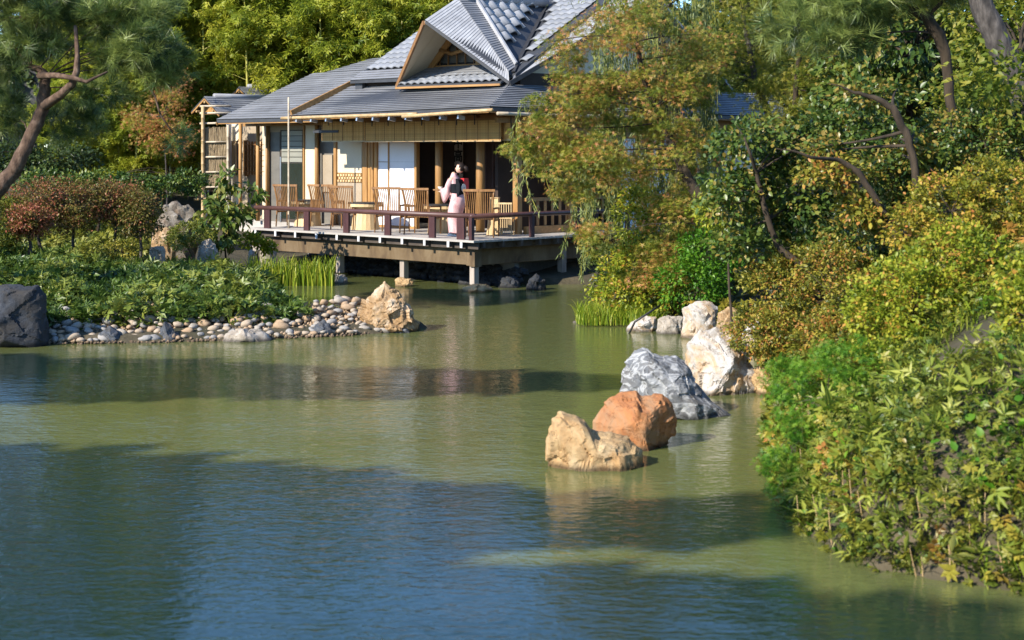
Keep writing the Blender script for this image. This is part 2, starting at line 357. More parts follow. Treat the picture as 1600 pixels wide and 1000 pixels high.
sh = fbox('shoji', 589, 606, 190, None, FT + 0.07, FT + 0.1, M['paper'], z0=DECK + 0.06)
fbox('rail', 589, 606, 252.4, 253.4, FT + 0.055, FT + 0.07, M['timber_h'], sh)
sh = fbox('shoji', 606.6, 647, 190, None, FT + 0.03, FT + 0.06, M['paper'], z0=DECK + 0.06)
fbox('rail', 606.6, 647, 252.4, 253.2, FT + 0.02, FT + 0.03, M['white_paint'], sh)
fbox('stile', 605.8, 607.2, 190, None, FT + 0.0, FT + 0.03, M['timber'], sh, z0=DECK)
fbox('sill', 588, 650, None, None, FT - 0.03, FT + 0.1, M['timber_h'], z0=DECK, z1=DECK + 0.055)
fbox('frame_post', 647, 650.5, 190, None, FT - 0.03, FT + 0.08, M['timber'], z0=DECK)
column(686, 12.5); column(750.5, 14)
column(808.5, 14, sq=True, t=FT)
s0 = s_at(757, 4.2); s1 = s_at(803, 4.2)
mb = MB(); n_ = 40
for k in range(n_):
    x0 = -s0 + (s0 - s1) * k / n_; x1 = -s0 + (s0 - s1) * (k + 1) / n_
    o0, o1 = 0.05 * math.sin(k * 1.9), 0.05 * math.sin((k + 1) * 1.9)
    mb.quad((x0, 4.2 + o0, DECK), (x1, 4.2 + o1, DECK), (x1, 4.2 + o1, 3.4), (x0, 4.2 + o0, 3.4))
mb.build('curtain', M['curtain'], pav)
# the side towards the willow: low wall, sliding panels, posts
XS = 1.05
def sbox(name, t0, t1, z0, z1, mat, d0=0, d1=0.08, parent=pav):
    return MB().box(-XS - d1, -XS - d0, t0, t1, z0, z1).build(name, mat, parent)
sbox('low_wall', FT + 0.15, 6.0, DECK, DECK + 0.18, M['timber_h'], -0.02, 0.1)
sbox('low_wall', FT + 0.15, 6.0, DECK + 0.78, DECK + 0.86, M['timber_h'], -0.02, 0.1)
for k in range(13): sbox('slat', FT + 0.3 + k * 0.26, FT + 0.36 + k * 0.26, DECK + 0.18, DECK + 0.78, M['timber'], 0.02, 0.06)
for t_ in (4.3, 6.1, 8.2, 10.2, 12.2): sbox('corner_post', t_ - 0.07, t_ + 0.07, DECK, 3.95, M['timber'], -0.04, 0.1)
sbox('wall_panel', 6.2, 8.1, DECK, 3.4, M['paper'], 0, 0.05)
sbox('wall_panel', 8.3, 10.1, DECK, 3.4, M['plaster'], 0, 0.05)
sbox('wall_panel', 10.3, 12.1, DECK, 3.4, M['plaster'], 0, 0.05)
sbox('lintel', FT + 0.07, 12.2, 3.42, 3.94, M['timber_h'], -0.06, 0.08)

# --- roofs
def lerp(a, b, f): return a + (b - a) * f
def courses(name, roof, e0, e1, r0, r1, n, step=0.022, mat=None, curve=0.0):
    """n overlapping courses between the eave e0-e1 and the ridge r0-r1, each a slab of its own"""
    e0, e1, r0, r1 = map(Vector, (e0, e1, r0, r1)); mat = mat or M['slate']
    nrm = (e1 - e0).cross(r0 - e0)
    if nrm.length < 1e-6: nrm = (e1 - e0).cross(r1 - e0)
    nrm.normalize()
    if nrm.z < 0: nrm = -nrm
    def pt(f, side):
        p = lerp(e0, r0, f) if side == 0 else lerp(e1, r1, f)
        return p - Vector((0, 0, curve * math.sin(math.pi * f)))
    for k in range(n):
        f0, f1 = k / n, min(1.0, (k + 1.06) / n)
        a, b_, c, d_ = pt(f0, 0), pt(f0, 1), pt(f1, 1), pt(f1, 0)
        up_ = nrm * step; lo = nrm * 0.001; th = nrm * 0.010
        MB().add([a + up_, b_ + up_, c + lo, d_ + lo, a + up_ - th, b_ + up_ - th, c + lo - th, d_ + lo - th], [(0, 1, 2, 3), (4, 5, 1, 0), (7, 6, 5, 4), (4, 0, 3, 7), (5, 6, 2, 1)]).build(name, mat, roof)
def slab(name, pts, th, mat, parent):
    pts = [Vector(p) for p in pts]; n = len(pts)
    dn = Vector((0, 0, -th))
    vs = pts + [p + dn for p in pts]
    fs = [tuple(range(n)), tuple(reversed(range(n, 2 * n)))] + [(i, i + n, (i + 1) % n + n, (i + 1) % n) for i in range(n)]
    return MB().add(vs, fs).build(name, mat, parent)
def up(p, d=0.012): return Vector(p) + Vector((0, 0, d))

# lower skirt roof: front and right, eave corner (0.3, 0.8)
eL, eC, eR = L(7.6, 0.8, 3.98), L(0.3, 0.8, 4.07), L(0.3, 12.6, 4.0)
tC = L(1.0, 2.15, 4.63); tL = L(7.6, 3.3, 5.0); tR = L(1.0, 12.6, 4.68)
tM = L(5.0, 2.55, 4.72)
roof = slab('lower_roof', [eL, eC, tC, L(4.9, 2.3, 4.66), tL], 0.09, M['slate_dark'], pav)
courses('slate_course', roof, up(eL), up(eC), up(L(7.6, 2.75, 4.80)), up(L(1.13, 2.32, 4.70)), 13, 0.024, curve=0.03)
roof = slab('lower_roof', [eC, eR, tR, tC], 0.09, M['slate_dark'], pav)
courses('slate_course', roof, up(eC), up(eR), up(tC), up(tR), 13, 0.024)
# eave underside: rafters and eave boards
mb = MB()
MB().bar(L(7.65, 0.84, 3.90), L(0.36, 0.84, 3.98), 0.05, 0.06).build('eave_board', M['timber_h'], pav)
MB().bar(L(0.36, 0.8, 3.98), L(0.36, 12.6, 3.91), 0.05, 0.06).build('eave_board', M['timber_h'], pav)
for k in range(13):
    s = 1.35 + k * 0.48
    MB().bar(L(s, 0.86, 3.94), L(s, FT + 0.1, 4.42), 0.05, 0.07).build('rafter', M['timber'], pav)
for k in range(15):
    t_ = 1.9 + k * 0.7
    MB().bar(L(0.38, t_, 3.94), L(1.1, t_, 4.42), 0.05, 0.07).build('rafter', M['timber'], pav)
# the raised left edge of the skirt
MB().bar(L(7.65, 0.78, 3.91), L(7.65, 3.3, 4.91), 0.06, 0.17).build('verge_board', M['timber_h'], pav)
MB().bar(L(7.57, 0.78, 4.06), L(7.57, 3.3, 5.10), 0.07, 0.14).build('verge_cap', M['timber_h'], pav)

# left wing roof: eave t=1.5, plane rising 0.414 per metre
def lw(s, t): return L(s, t, 3.95 + 0.414 * (t - 1.5))
roof = slab('wing_roof', [lw(11.9, 1.5), lw(7.4, 1.5), lw(7.4, 6.2), lw(10.4, 5.95), lw(11.1, 5.05), lw(11.9, 4.93)], 0.08, M['slate_dark'], pav)
courses('slate_course', roof, up(lw(11.9, 1.5)), up(lw(7.4, 1.5)), up(lw(11.9, 4.93)), up(lw(7.4, 4.93)), 20, 0.022)
courses('slate_course', roof, up(lw(11.3, 4.95)), up(lw(7.4, 4.95)), up(lw(10.4, 5.95)), up(lw(7.4, 5.95)), 6, 0.022)
slab('wing_roof', [lw(11.9, 4.93) + Vector((0, 0.0, -0.01)), L(7.4, 4.94, 5.36), L(7.4, 9, 3.9), L(11.9, 9, 3.9)], 0.08, M['slate_dark'], pav)
MB().bar(lw(11.88, 1.48) - Vector((0, 0, 0.10)), lw(11.88, 4.93) - Vector((0, 0, 0.10)), 0.04, 0.08).build('verge_board', M['timber'], pav)
MB().bar(L(11.9, 1.54, 3.86), L(7.7, 1.54, 3.86), 0.05, 0.05).build('eave_board', M['timber_h'], pav)
for k in range(9):
    s = 7.9 + k * 0.47
    MB().bar(L(s, 1.56, 3.89), L(s, 3.9, 4.80), 0.05, 0.07).build('rafter', M['timber'], pav)
MB().bar(L(12.0, FT - 0.1, 3.84), L(8.3, FT - 0.1, 3.84), 0.09, 0.12).build('eave_beam', M['timber_h'], pav)
slab('soffit', [L(11.8, 1.6, 3.96), L(7.5, 1.6, 3.96), L(7.5, 3.7, 4.82), L(11.8, 3.7, 4.82)], 0.015, M['timber_h'], pav)

# upper roof: main slope z = 3.52 + 0.6 t facing the pond, ridge at t = 6.5
def ms(s, t): return L(s, t, 3.52 + 0.6 * t)
def msb(s, t): return L(s, t, 3.52 + 0.6 * (13 - t))
upper = slab('upper_roof', [ms(7.1, 2.36), ms(0.95, 2.3), ms(0.9, 6.5), ms(6.9, 6.5)], 0.08, M['slate_dark'], pav)
slab('upper_roof', [msb(6.9, 6.5) + Vector((0, 0.004, 0)), msb(0.9, 6.504), msb(0.95, 10.6), msb(7.1, 10.6)], 0.08, M['slate_dark'], pav)
courses('slate_course', upper, up(ms(7.1, 2.34)), up(ms(1.2, 2.34)), up(ms(7.08, 2.78)), up(ms(1.2, 2.78)), 4, 0.02)
MB().tube([ms(7.0, 6.5) + Vector((0, 0, 0.16)), ms(0.6, 6.5) + Vector((0, 0, 0.16))], 0.15, 10).build('ridge', M['tile'], upper, smooth=True)
MB().box(-7.0, -6.72, 2.45, 6.3, 4.3, 4.92).build('wall_band', M['slate_dark'], pav)
# barrel tile shapes
def tile_mesh(w, l, rise, mat, th=0.03, seg=6):
    """a wave-shaped pantile: x across, y up the slope, z along the roof normal"""
    vs, fs = [], []
    for j, (y, lift) in enumerate(((0, 0.028), (l * 1.12, 0.0))):
        for i in range(seg + 1):
            a = i / seg
            z = rise * math.sin(math.pi * min(1, a / 0.72)) if a < 0.72 else -rise * 0.35 * math.sin(math.pi * (a - 0.72) / 0.28)
            vs.append(((a - 0.5) * w * 1.03, y, z + lift))
    n = seg + 1
    for i in range(seg): fs.append((i, i + 1, n + i + 1, n + i))
    for i in range(n): vs.append((vs[i][0], 0, vs[i][2] - th))
    for i in range(seg): fs.append((2 * n + i, 2 * n + i + 1, i + 1, i))
    me = bpy.data.meshes.new('tile'); me.from_pydata(vs, [], fs); me.materials.append(mat)
    me.polygons.foreach_set('use_smooth', [k < seg for k in range(len(me.polygons))]); me.update()
    return me
def lay_tile(me, roof, p, xdir, ydir):
    x = Vector(xdir).normalized(); y = Vector(ydir).normalized(); z = x.cross(y)
    o = link('tile', me, roof)
    mt = Matrix((x, y, z)).transposed().to_4x4(); mt.translation = p
    o.matrix_local = mt
    return o
t_small = tile_mesh(0.27, 0.27, 0.034, M['tile_light'], 0.024)
ydir = Vector((0, 1, 0.6))
# valley with the front gable: s = 3.85-plane; valley from (1.0, 2.2) to (2.95, 5.47)
def valley_s(t): return 3.52 + 0.6 * t - 3.85
for r_ in range(13):
    t_ = 2.8 + r_ * 0.232
    for c in range(24):
        s = 7.0 - 0.14 - c * 0.27 - (0.004 * r_)
        left_ok = s > 4.0 + 0.0 and t_ < 6.2 and s > 6.9 - 3.4 + 0.0
        right_ok = s < valley_s(t_) - 0.12 and s > 1.0 + (0.25 if t_ > 3 else 0)
        if (left_ok and s > 4.75) or right_ok:
            lay_tile(t_small, upper, ms(s, t_) + Vector((0, 0, 0.03)), (1, 0, 0), ydir)
# front gable: ridge s = 2.95, z 6.8, slopes of 45 degrees, prow tip forward
GT = L(2.95, 1.24, 6.2); GI = L(2.95, 2.31, 6.8); GB = L(2.95, 5.45, 6.8)
BR, BL = L(0.98, 2.1, 4.70), L(4.92, 2.1, 4.74)
IR = L(1.08, 2.18, 4.93); IL = L(4.82, 2.18, 4.93)
gable = slab('front_gable', [IR, IR + Vector((0, 0.2, 0.02)), GB, GI], 0.06, M['slate_dark'], pav)
slab('front_gable', [IL, GI, GB, IL + Vector((0, 0.3, 0.05))], 0.06, M['slate_dark'], pav)
slab('gable_verge', [GT, GI, IR, BR], 0.07, M['slate_dark'], pav)
slab('gable_verge', [GT, BL, IL, GI], 0.07, M['plaster'], pav)
# courses along the right verge: lines run from the verge edge to the inner line
courses('verge_course', gable, up(BR, 0.02), up(IR, 0.02), up(GT, 0.02), up(GI, 0.02), 34, 0.013, M['tile'])
V2B = L(1.20, 2.55, 5.06); V2T = L(2.95, 2.85, 6.82)
courses('verge_course', gable, up(IR, 0.03), up(V2B, 0.03), up(GI, 0.03), up(V2T, 0.03), 34, 0.016, M['slate'])
MB().bar(up(V2B, 0.08), up(V2T, 0.08), 0.05, 0.13).build('verge_kerb', M['tile'], gable)
t_big = tile_mesh(0.36, 0.30, 0.085, M['tile'], 0.035)
yd = Vector((-1, 0, 1)).normalized()                 # up the slope: s grows, z grows (local x = -s)
for c in range(9):
    t_ = 3.02 + c * 0.37
    for r_ in range(11):
        s = 1.22 + r_ * 0.205
        if s > 2.92: continue
        if s < valley_s(t_ + 0.1) + 0.10: continue
        lay_tile(t_big, gable, L(s, t_, 3.85 + s + 0.05), (0, 1, 0), yd)
MB().bar(L(valley_s(2.3) - 0.01, 2.3, 4.95), L(valley_s(5.5), 5.5, 6.87), 0.10, 0.03, up=(0, -0.5, 1)).build('valley', M['iron'], upper)
MB().tube([GI + Vector((0, 0.2, 0.1)), GB + Vector((0, 0, 0.1))], 0.13, 10).build('ridge', M['tile'], gable, smooth=True)
# gable face set back under the prow: boards, beams, small tiled ledge
MB().add([L(4.75, 2.95, 4.85), L(1.15, 2.95, 4.85), L(2.95, 2.95, 6.70)], [(0, 1, 2)]).build('gable_wall', M['gray_panel'], gable)
MB().bar(L(4.5, 2.8, 5.16), L(1.45, 2.8, 5.16), 0.08, 0.14).build('tie_beam', M['timber_h'], gable)
for k in range(9):
    MB().bar(L(4.2 - k * 0.31, 2.88, 5.2), L(4.2 - k * 0.31, 2.88, 6.6 - abs(1.25 - k * 0.31) * 1.0), 0.03, 0.03, up=(0, 1, 0)).build('slat', M['chair_wood'], gable)
MB().bar(L(2.75, 2.82, 5.1), L(2.75, 2.82, 6.45), 0.11, 0.09, up=(0, 1, 0)).build('king_post', M['timber'], gable)
MB().tube([L(4.05, 2.75, 5.62), L(3.6, 2.72, 5.50), L(3.1, 2.70, 5.58), L(2.7, 2.72, 5.82)], 0.05, 8).build('curved_beam', M['timber_h'], gable, smooth=True)
MB().bar(L(4.72, 2.75, 4.86), L(2.98, 2.75, 6.52), 0.05, 0.16).build('inner_rafter', M['timber'], gable)
slab('soffit', [L(4.86, 2.16, 4.84), L(4.86, 2.95, 4.84), L(2.96, 2.95, 6.70), L(2.96, 2.3, 6.70)], 0.01, M['plaster'], gable)
MB().bar(BL + Vector((-0.02, -0.02, -0.05)), GT + Vector((-0.02, -0.02, -0.05)), 0.05, 0.12).build('barge_board', M['chair_wood'], gable)
ledge = slab('gable_ledge', [L(4.78, 1.95, 4.72), L(1.1, 1.95, 4.70), L(1.2, 2.9, 5.08), L(4.7, 2.9, 5.10)], 0.05, M['slate_dark'], pav)
t_led = tile_mesh(0.25, 0.24, 0.036, M['tile_light'])
for c in range(14):
    for r_ in range(4):
        s = 4.6 - c * 0.25
        lay_tile(t_led, ledge, L(s, 1.97 + r_ * 0.2, 4.745 + r_ * 0.085), (1, 0, 0), Vector((0, 1, 0.42)))
MB().bar(L(4.8, 1.93, 4.66), L(1.1, 1.93, 4.64), 0.04, 0.05).build('ledge_board', M['timber_h'], ledge)
# right gable (behind the maple)
T2 = L(0.1, 6.5, 7.0); I2 = L(1.0, 6.5, 7.42)
slab('side_gable_verge', [BR + Vector((0.02, 0.05, 0.02)), ms(1.0, 2.35), I2, T2], 0.06, M['tile'], pav)
slab('side_gable_verge', [T2, I2, msb(1.0, 10.6), L(0.98, 10.8, 4.8)], 0.06, M['tile'], pav)
MB().add([L(1.15, 2.6, 4.8), L(1.15, 10.4, 4.8), L(1.15, 6.5, 7.2)], [(0, 1, 2)]).build('gable_wall', M['plaster'], pav)
MB().bar(BR + Vector((0.03, 0.0, -0.03)), T2 + Vector((0.03, 0, -0.03)), 0.06, 0.1).build('barge_board', M['iron'], pav)

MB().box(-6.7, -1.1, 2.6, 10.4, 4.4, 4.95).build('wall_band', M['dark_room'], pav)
# rear left porch roofs with round ridge tiles
def porch(tip, half, drop, length, name='porch_roof'):
    """a small gable roof whose gable faces the pond; tip in photo pixels and distance"""
    p = P(*tip); q = Vector((p.x - C0.x, p.y - C0.y)); s, t = q.dot(EA), q.dot(EB); z = p.z
    r = slab(name, [L(s, t, z), L(s - half, t, z - drop), L(s - half, t + length, z - drop), L(s, t + length, z)], 0.04, M['slate_dark'], pav)
    slab(name, [L(s + 0.001, t, z), L(s, t + length, z), L(s + half * 0.9, t + length, z - drop * 0.8), L(s + half * 0.9, t, z - drop * 0.8)], 0.04, M['slate_dark'], pav)
    courses('slate_course', r, up(L(s - half, t, z - drop)), up(L(s - half, t + length, z - drop)), up(L(s, t, z)), up(L(s, t + length, z)), 8, 0.018)
    MB().tube([L(s, t + 0.35, z + 0.03), L(s, t + length, z + 0.03)], 0.075, 10).build('ridge', M['tile'], r, smooth=True)
    MB().add([L(s, t + 0.25, z - 0.05), L(s - half * 0.8, t + 0.25, z - drop), L(s + half * 0.8, t + 0.25, z - drop)], [(0, 1, 2)]).build('gable_wall', M['timber'], r)
    MB().bar(L(s, t + 0.02, z - 0.06), L(s - half, t + 0.02, z - drop - 0.06), 0.03, 0.06).build('barge_board', M['timber_h'], r)
    MB().bar(L(s, t + 0.02, z - 0.06), L(s + half * 0.9, t + 0.02, z - drop * 0.8 - 0.06), 0.03, 0.06).build('barge_board', M['timber_h'], r)
    for k, (ds, dz) in enumerate(((0, 0.12), (half * 0.55, drop * 0.75), (-half * 0.55, drop * 0.75))):
        MB().tube([L(s - ds, t + 0.0, z - dz - 0.04), L(s - ds, t + 0.3, z - dz - 0.04)], 0.035, 8).build('purlin', M['bamboo_dry'], r)
    return s, t, z
porch((319, 151, 46.5), 0.75, 0.52, 2.6)
porch((373, 136, 49.0), 0.55, 0.36, 1.6)
p = P(404, 124, 50.5); q = Vector((p.x - C0.x, p.y - C0.y)); s, t = q.dot(EA), q.dot(EB); z = p.z
r = slab('rear_roof', [L(s, t, z - 0.1), L(s - 1.5, t, z - 0.95), L(s - 1.5, t + 3.5, z - 0.95), L(s, t + 3.5, z - 0.1)], 0.05, M['slate_dark'], pav)
MB().bar(L(s, t, z), L(s, t + 3.2, z), 0.2, 0.2).build('ridge', M['tile'], r)
MB().tube([L(s, t - 0.02, z + 0.12), L(s, t + 3.2, z + 0.12)], 0.11, 10).build('ridge', M['tile'], r, smooth=True)
for c in range(7):
    for k in range(5):
        lay_tile(t_big, r, L(s - 1.45 + k * 0.28, t + 0.2 + c * 0.36, z - 0.86 + k * 0.17), (0, 1, 0), Vector((-1, 0, 0.6)))

# bamboo gutters with iron hooks
s0, s1 = s_at(441, 0.68), s_at(770, 0.68)
def bamboo_pole(a, b, r, name, mat, parent, nodes_=0.32):
    a, b = Vector(a), Vector(b); Ln = (b - a).length; pts, rad = [a], [r]
    k = max(1, int(Ln / nodes_))
    for i in range(1, k):
        c = lerp(a, b, i / k); d = (b - a).normalized()
        pts += [c - d * 0.012, c, c + d * 0.012]; rad += [r, r * 1.13, r]
    pts.append(b); rad.append(r)
    return MB().tube(pts, rad, 8).build(name, mat, parent, smooth=True)
g1 = bamboo_pole(L(s0, 0.66, 3.93), L(2.6, 0.66, 3.955), 0.042, 'gutter', M['bamboo_dry'], pav)
g2 = bamboo_pole(L(3.0, 0.57, 3.90), L(s_at(771, 0.6), 0.57, 4.0), 0.042, 'gutter', M['bamboo_dry'], pav)
g3 = bamboo_pole(L(0.16, 0.9, 3.93), L(0.16, 9, 3.9), 0.042, 'gutter', M['bamboo_gray'], pav)
for k in range(11):
    s = 1.2 + k * 0.6
    MB().bar(L(s, 0.66, 3.87), L(s, 0.86, 3.84), 0.05, 0.09).build('hook', M['steel'], pav)
# small canopy over the wing door
slab('door_canopy', [L(7.9, 1.75, 3.62), L(6.85, 1.75, 3.62), L(6.85, 2.7, 3.86), L(7.9, 2.7, 3.86)], 0.06, M['slate_dark'], pav)
# the beam the blinds hang from
MB().bar(L(7.0, 1.98, 3.80), L(0.7, 1.98, 3.82), 0.08, 0.12).build('eave_beam', M['timber_h'], pav)
MB().bar(L(0.72, 1.42, 3.80), L(0.72, 9.0, 3.80), 0.08, 0.12).build('eave_beam', M['timber_h'], pav)

# --- reed blinds hanging under the eave
def blind(u0, u1, v0, v1, t, label):
    s0, s1 = s_at(u0, t), s_at(u1, t); zt, zb = z_at(v0, (s0 + s1) / 2, t), z_at(v1, (s0 + s1) / 2, t)
    root = empty('reed_blind', bw(s0, t, zb), BROT)
    tag(root, label, 'blind', 'reed blinds hanging under the front eave')
    n = 26; w = s0 - s1
    rm = MB().tube([(0, 0, 0), (w, 0, 0)], (zt - zb) / n * 0.52, 5).mesh('reed', M['blind'])
    for k in range(n):
        o = link('reed', rm, root); o.location = (0, 0.004 * ((k % 3) - 1), (k + 0.5) * (zt - zb) / n)
    k = max(1, int(w / 0.36))
    for i in range(k + 1):
        x = 0.04 + i * (w - 0.08) / k
        MB().bar((x, -0.018, 0.0), (x, -0.018, zt - zb), 0.009, 0.008, up=(0, 1, 0)).build('cord', M['chair_wood'], root)
    for i in range(max(2, int(w / 0.62))):
        x = 0.3 + i * 0.62
        if x < w: MB().bar((x, -0.03, zt - zb - 0.10), (x, -0.03, zt - zb + 0.16), 0.02, 0.014, up=(0, 1, 0)).build('hanger', M['iron'], root)
    MB().bar((0, 0, -0.012), (w, 0, -0.012), 0.03, 0.03).build('bottom_rail', M['bamboo_dry'], root)
    return root
blind(503, 570, 189.5, 220, 1.78, 'reed blind at the left end of the eave, above the cream panel')
blind(570.5, 783, 189.5, 220, 1.74, 'long reed blind above the white sliding screens and dark openings')
blind(785.5, 802, 192, 218, 1.86, 'short narrow reed blind beside the corner column')

# --- hanging scroll
s = s_at(708, 4.9); scr = empty('hanging_scroll', bw(s, 5.1, 0), BROT)
tag(scr, 'long hanging scroll with black brush characters on the dark back wall', 'scroll')
MB().box(-0.16, 0.16, 0, 0.015, 1.75, 3.75).build('paper', M['scroll_paper'], scr)
MB().tube([(-0.2, 0, 1.75), (0.2, 0, 1.75)], 0.025, 8).build('roller', M['chair_wood'], scr)
for ch, vv in (('中', 222), ('高', 243), ('水', 264)):
    cu = bpy.data.curves.new('lettering', 'FONT'); cu.body = ch; cu.size = 0.36; cu.align_x = 'CENTER'; cu.extrude = 0.002; cu.offset = 0.008
    tmp = bpy.data.objects.new('lettering_source', cu); COL.objects.link(tmp); bpy.context.view_layer.update()
    me = bpy.data.meshes.new_from_object(tmp); bpy.data.objects.remove(tmp)
    me.materials.clear(); me.materials.append(M['ink'])
    o = link('lettering', me, scr); o.rotation_euler = (math.radians(90), 0, 0); o.location = (0.0, -0.012, z_at(vv + 8, s, 5.1))
# ------------------------------------------------------------------ the deck with its railing
deck = empty('veranda_deck', bw(0, 0, 0), BROT)
tag(deck, 'weathered timber deck on posts over the water with a dark red rail', 'deck')
me = MB().box(-8.35, 0, 0, 0.142, DECK - 0.045, DECK).mesh('board', M['deck_wood'])
for k in range(17):
    o = link('board', me, deck); o.location = (0, 0.002 + k * 0.1525, 0.0007 * (k % 3))
me = MB().box(0, 0.142, 0, 8.0, DECK - 0.045, DECK).mesh('board', M['deck_wood'])
for k in range(7):
    o = link('board', me, deck); o.location = (-1.05 + k * 0.151 - 0.002, 2.605, 0.0007 * (k % 3))
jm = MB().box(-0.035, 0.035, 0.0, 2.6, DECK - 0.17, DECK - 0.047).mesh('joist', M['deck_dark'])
cm = MB().box(-0.038, 0.038, -0.012, 0.0, DECK - 0.173, DECK - 0.047).mesh('joist_cap', M['white_paint'])
for u in (400, 431, 462, 495, 527, 561, 594.5, 629, 664, 701, 721.5):
    o = link('joist', jm, deck); o.location = (-s_at(u, 0.02), 0.01, 0)
    c = link('joist_cap', cm, o)
jm = MB().box(-2.6, 0.0, -0.035, 0.035, DECK - 0.17, DECK - 0.047).mesh('joist', M['deck_dark'])
for k in range(12):
    o = link('joist', jm, deck); o.location = (-0.01, 0.35 + k * 0.6, 0)
MB().box(-8.35, -0.02, 0.16, 0.2, DECK - 0.2, DECK - 0.05).build('fascia', M['deck_dark'], deck)
MB().box(-0.2, -0.16, 0.2, 10, DECK - 0.2, DECK - 0.05).build('fascia', M['deck_dark'], deck)
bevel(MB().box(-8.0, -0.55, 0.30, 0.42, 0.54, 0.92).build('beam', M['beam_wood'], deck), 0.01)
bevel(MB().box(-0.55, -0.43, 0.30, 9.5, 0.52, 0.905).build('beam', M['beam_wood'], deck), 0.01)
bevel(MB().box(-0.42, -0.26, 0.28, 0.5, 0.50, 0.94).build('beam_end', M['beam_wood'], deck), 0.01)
for u, t_ in ((531.5, 0.46), (631.5, 0.46), (741, 0.40)):
    s = s_at(u, t_)
    bevel(MB().box(-s - 0.075, -s + 0.075, t_ - 0.075, t_ + 0.075, 0.10, 0.92).build('post', M['post_wood'], deck), 0.008)
for t_ in (3.4, 6.4):
    MB().box(-0.57, -0.42, t_ - 0.075, t_ + 0.075, -0.2, 0.9).build('post', M['post_wood'], deck)
MB().box(-8.3, -0.6, 1.9, 2.05, -0.3, 0.95).build('footing_wall', M['concrete'], deck)
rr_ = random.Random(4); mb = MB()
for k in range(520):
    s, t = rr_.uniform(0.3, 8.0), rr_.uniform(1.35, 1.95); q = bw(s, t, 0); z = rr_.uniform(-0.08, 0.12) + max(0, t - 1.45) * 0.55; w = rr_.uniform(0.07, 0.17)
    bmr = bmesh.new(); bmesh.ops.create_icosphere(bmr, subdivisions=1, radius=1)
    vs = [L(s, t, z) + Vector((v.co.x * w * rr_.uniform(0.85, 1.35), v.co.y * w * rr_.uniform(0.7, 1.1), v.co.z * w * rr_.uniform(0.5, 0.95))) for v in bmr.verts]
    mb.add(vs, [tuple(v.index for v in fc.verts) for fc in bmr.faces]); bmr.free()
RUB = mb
MB().box(-1.15, -1.0, 2.05, 10, -0.3, 0.95).build('footing_wall', M['concrete'], deck)

RT = 0.16; RZ = DECK + 0.53
rail = MB().tube([L(s_at(399, RT), RT, RZ - 0.01), L(4, RT, RZ), L(0.12, RT, RZ + 0.005)], 0.058, 14).build('rail', M['rail'], deck, smooth=True)
MB().tube([L(0.16, 0.05, RZ), L(0.16, 2.0, RZ), L(0.16, 8, RZ)], 0.055, 14).build('rail', M['rail'], deck, smooth=True)
MB().tube([L(s_at(413, RT), RT, RZ - 0.01), L(s_at(399, RT) + 0.3, RT + 0.45, RZ - 0.02)], 0.05, 12).build('rail', M['rail'], deck, smooth=True)
for u, wd in ((418, 0.24), (479.5, 0.20), (541.5, 0.20), (606, 0.20), (675.5, 0.20), (720.5, 0.24)):
    s = s_at(u, RT)
    bevel(MB().box(-s - wd / 2, -s + wd / 2, RT - 0.03, RT + 0.03, DECK, RZ - 0.03).build('rail_post', M['rail_post'], deck), 0.006)
for t_ in (0.09, t_at(831, 0.16), 3.6, 5.4, 7.2):
    bevel(MB().box(-0.21, -0.11, t_ - 0.045, t_ + 0.045, DECK, RZ - 0.03).build('rail_post', M['rail_post'], deck), 0.006)

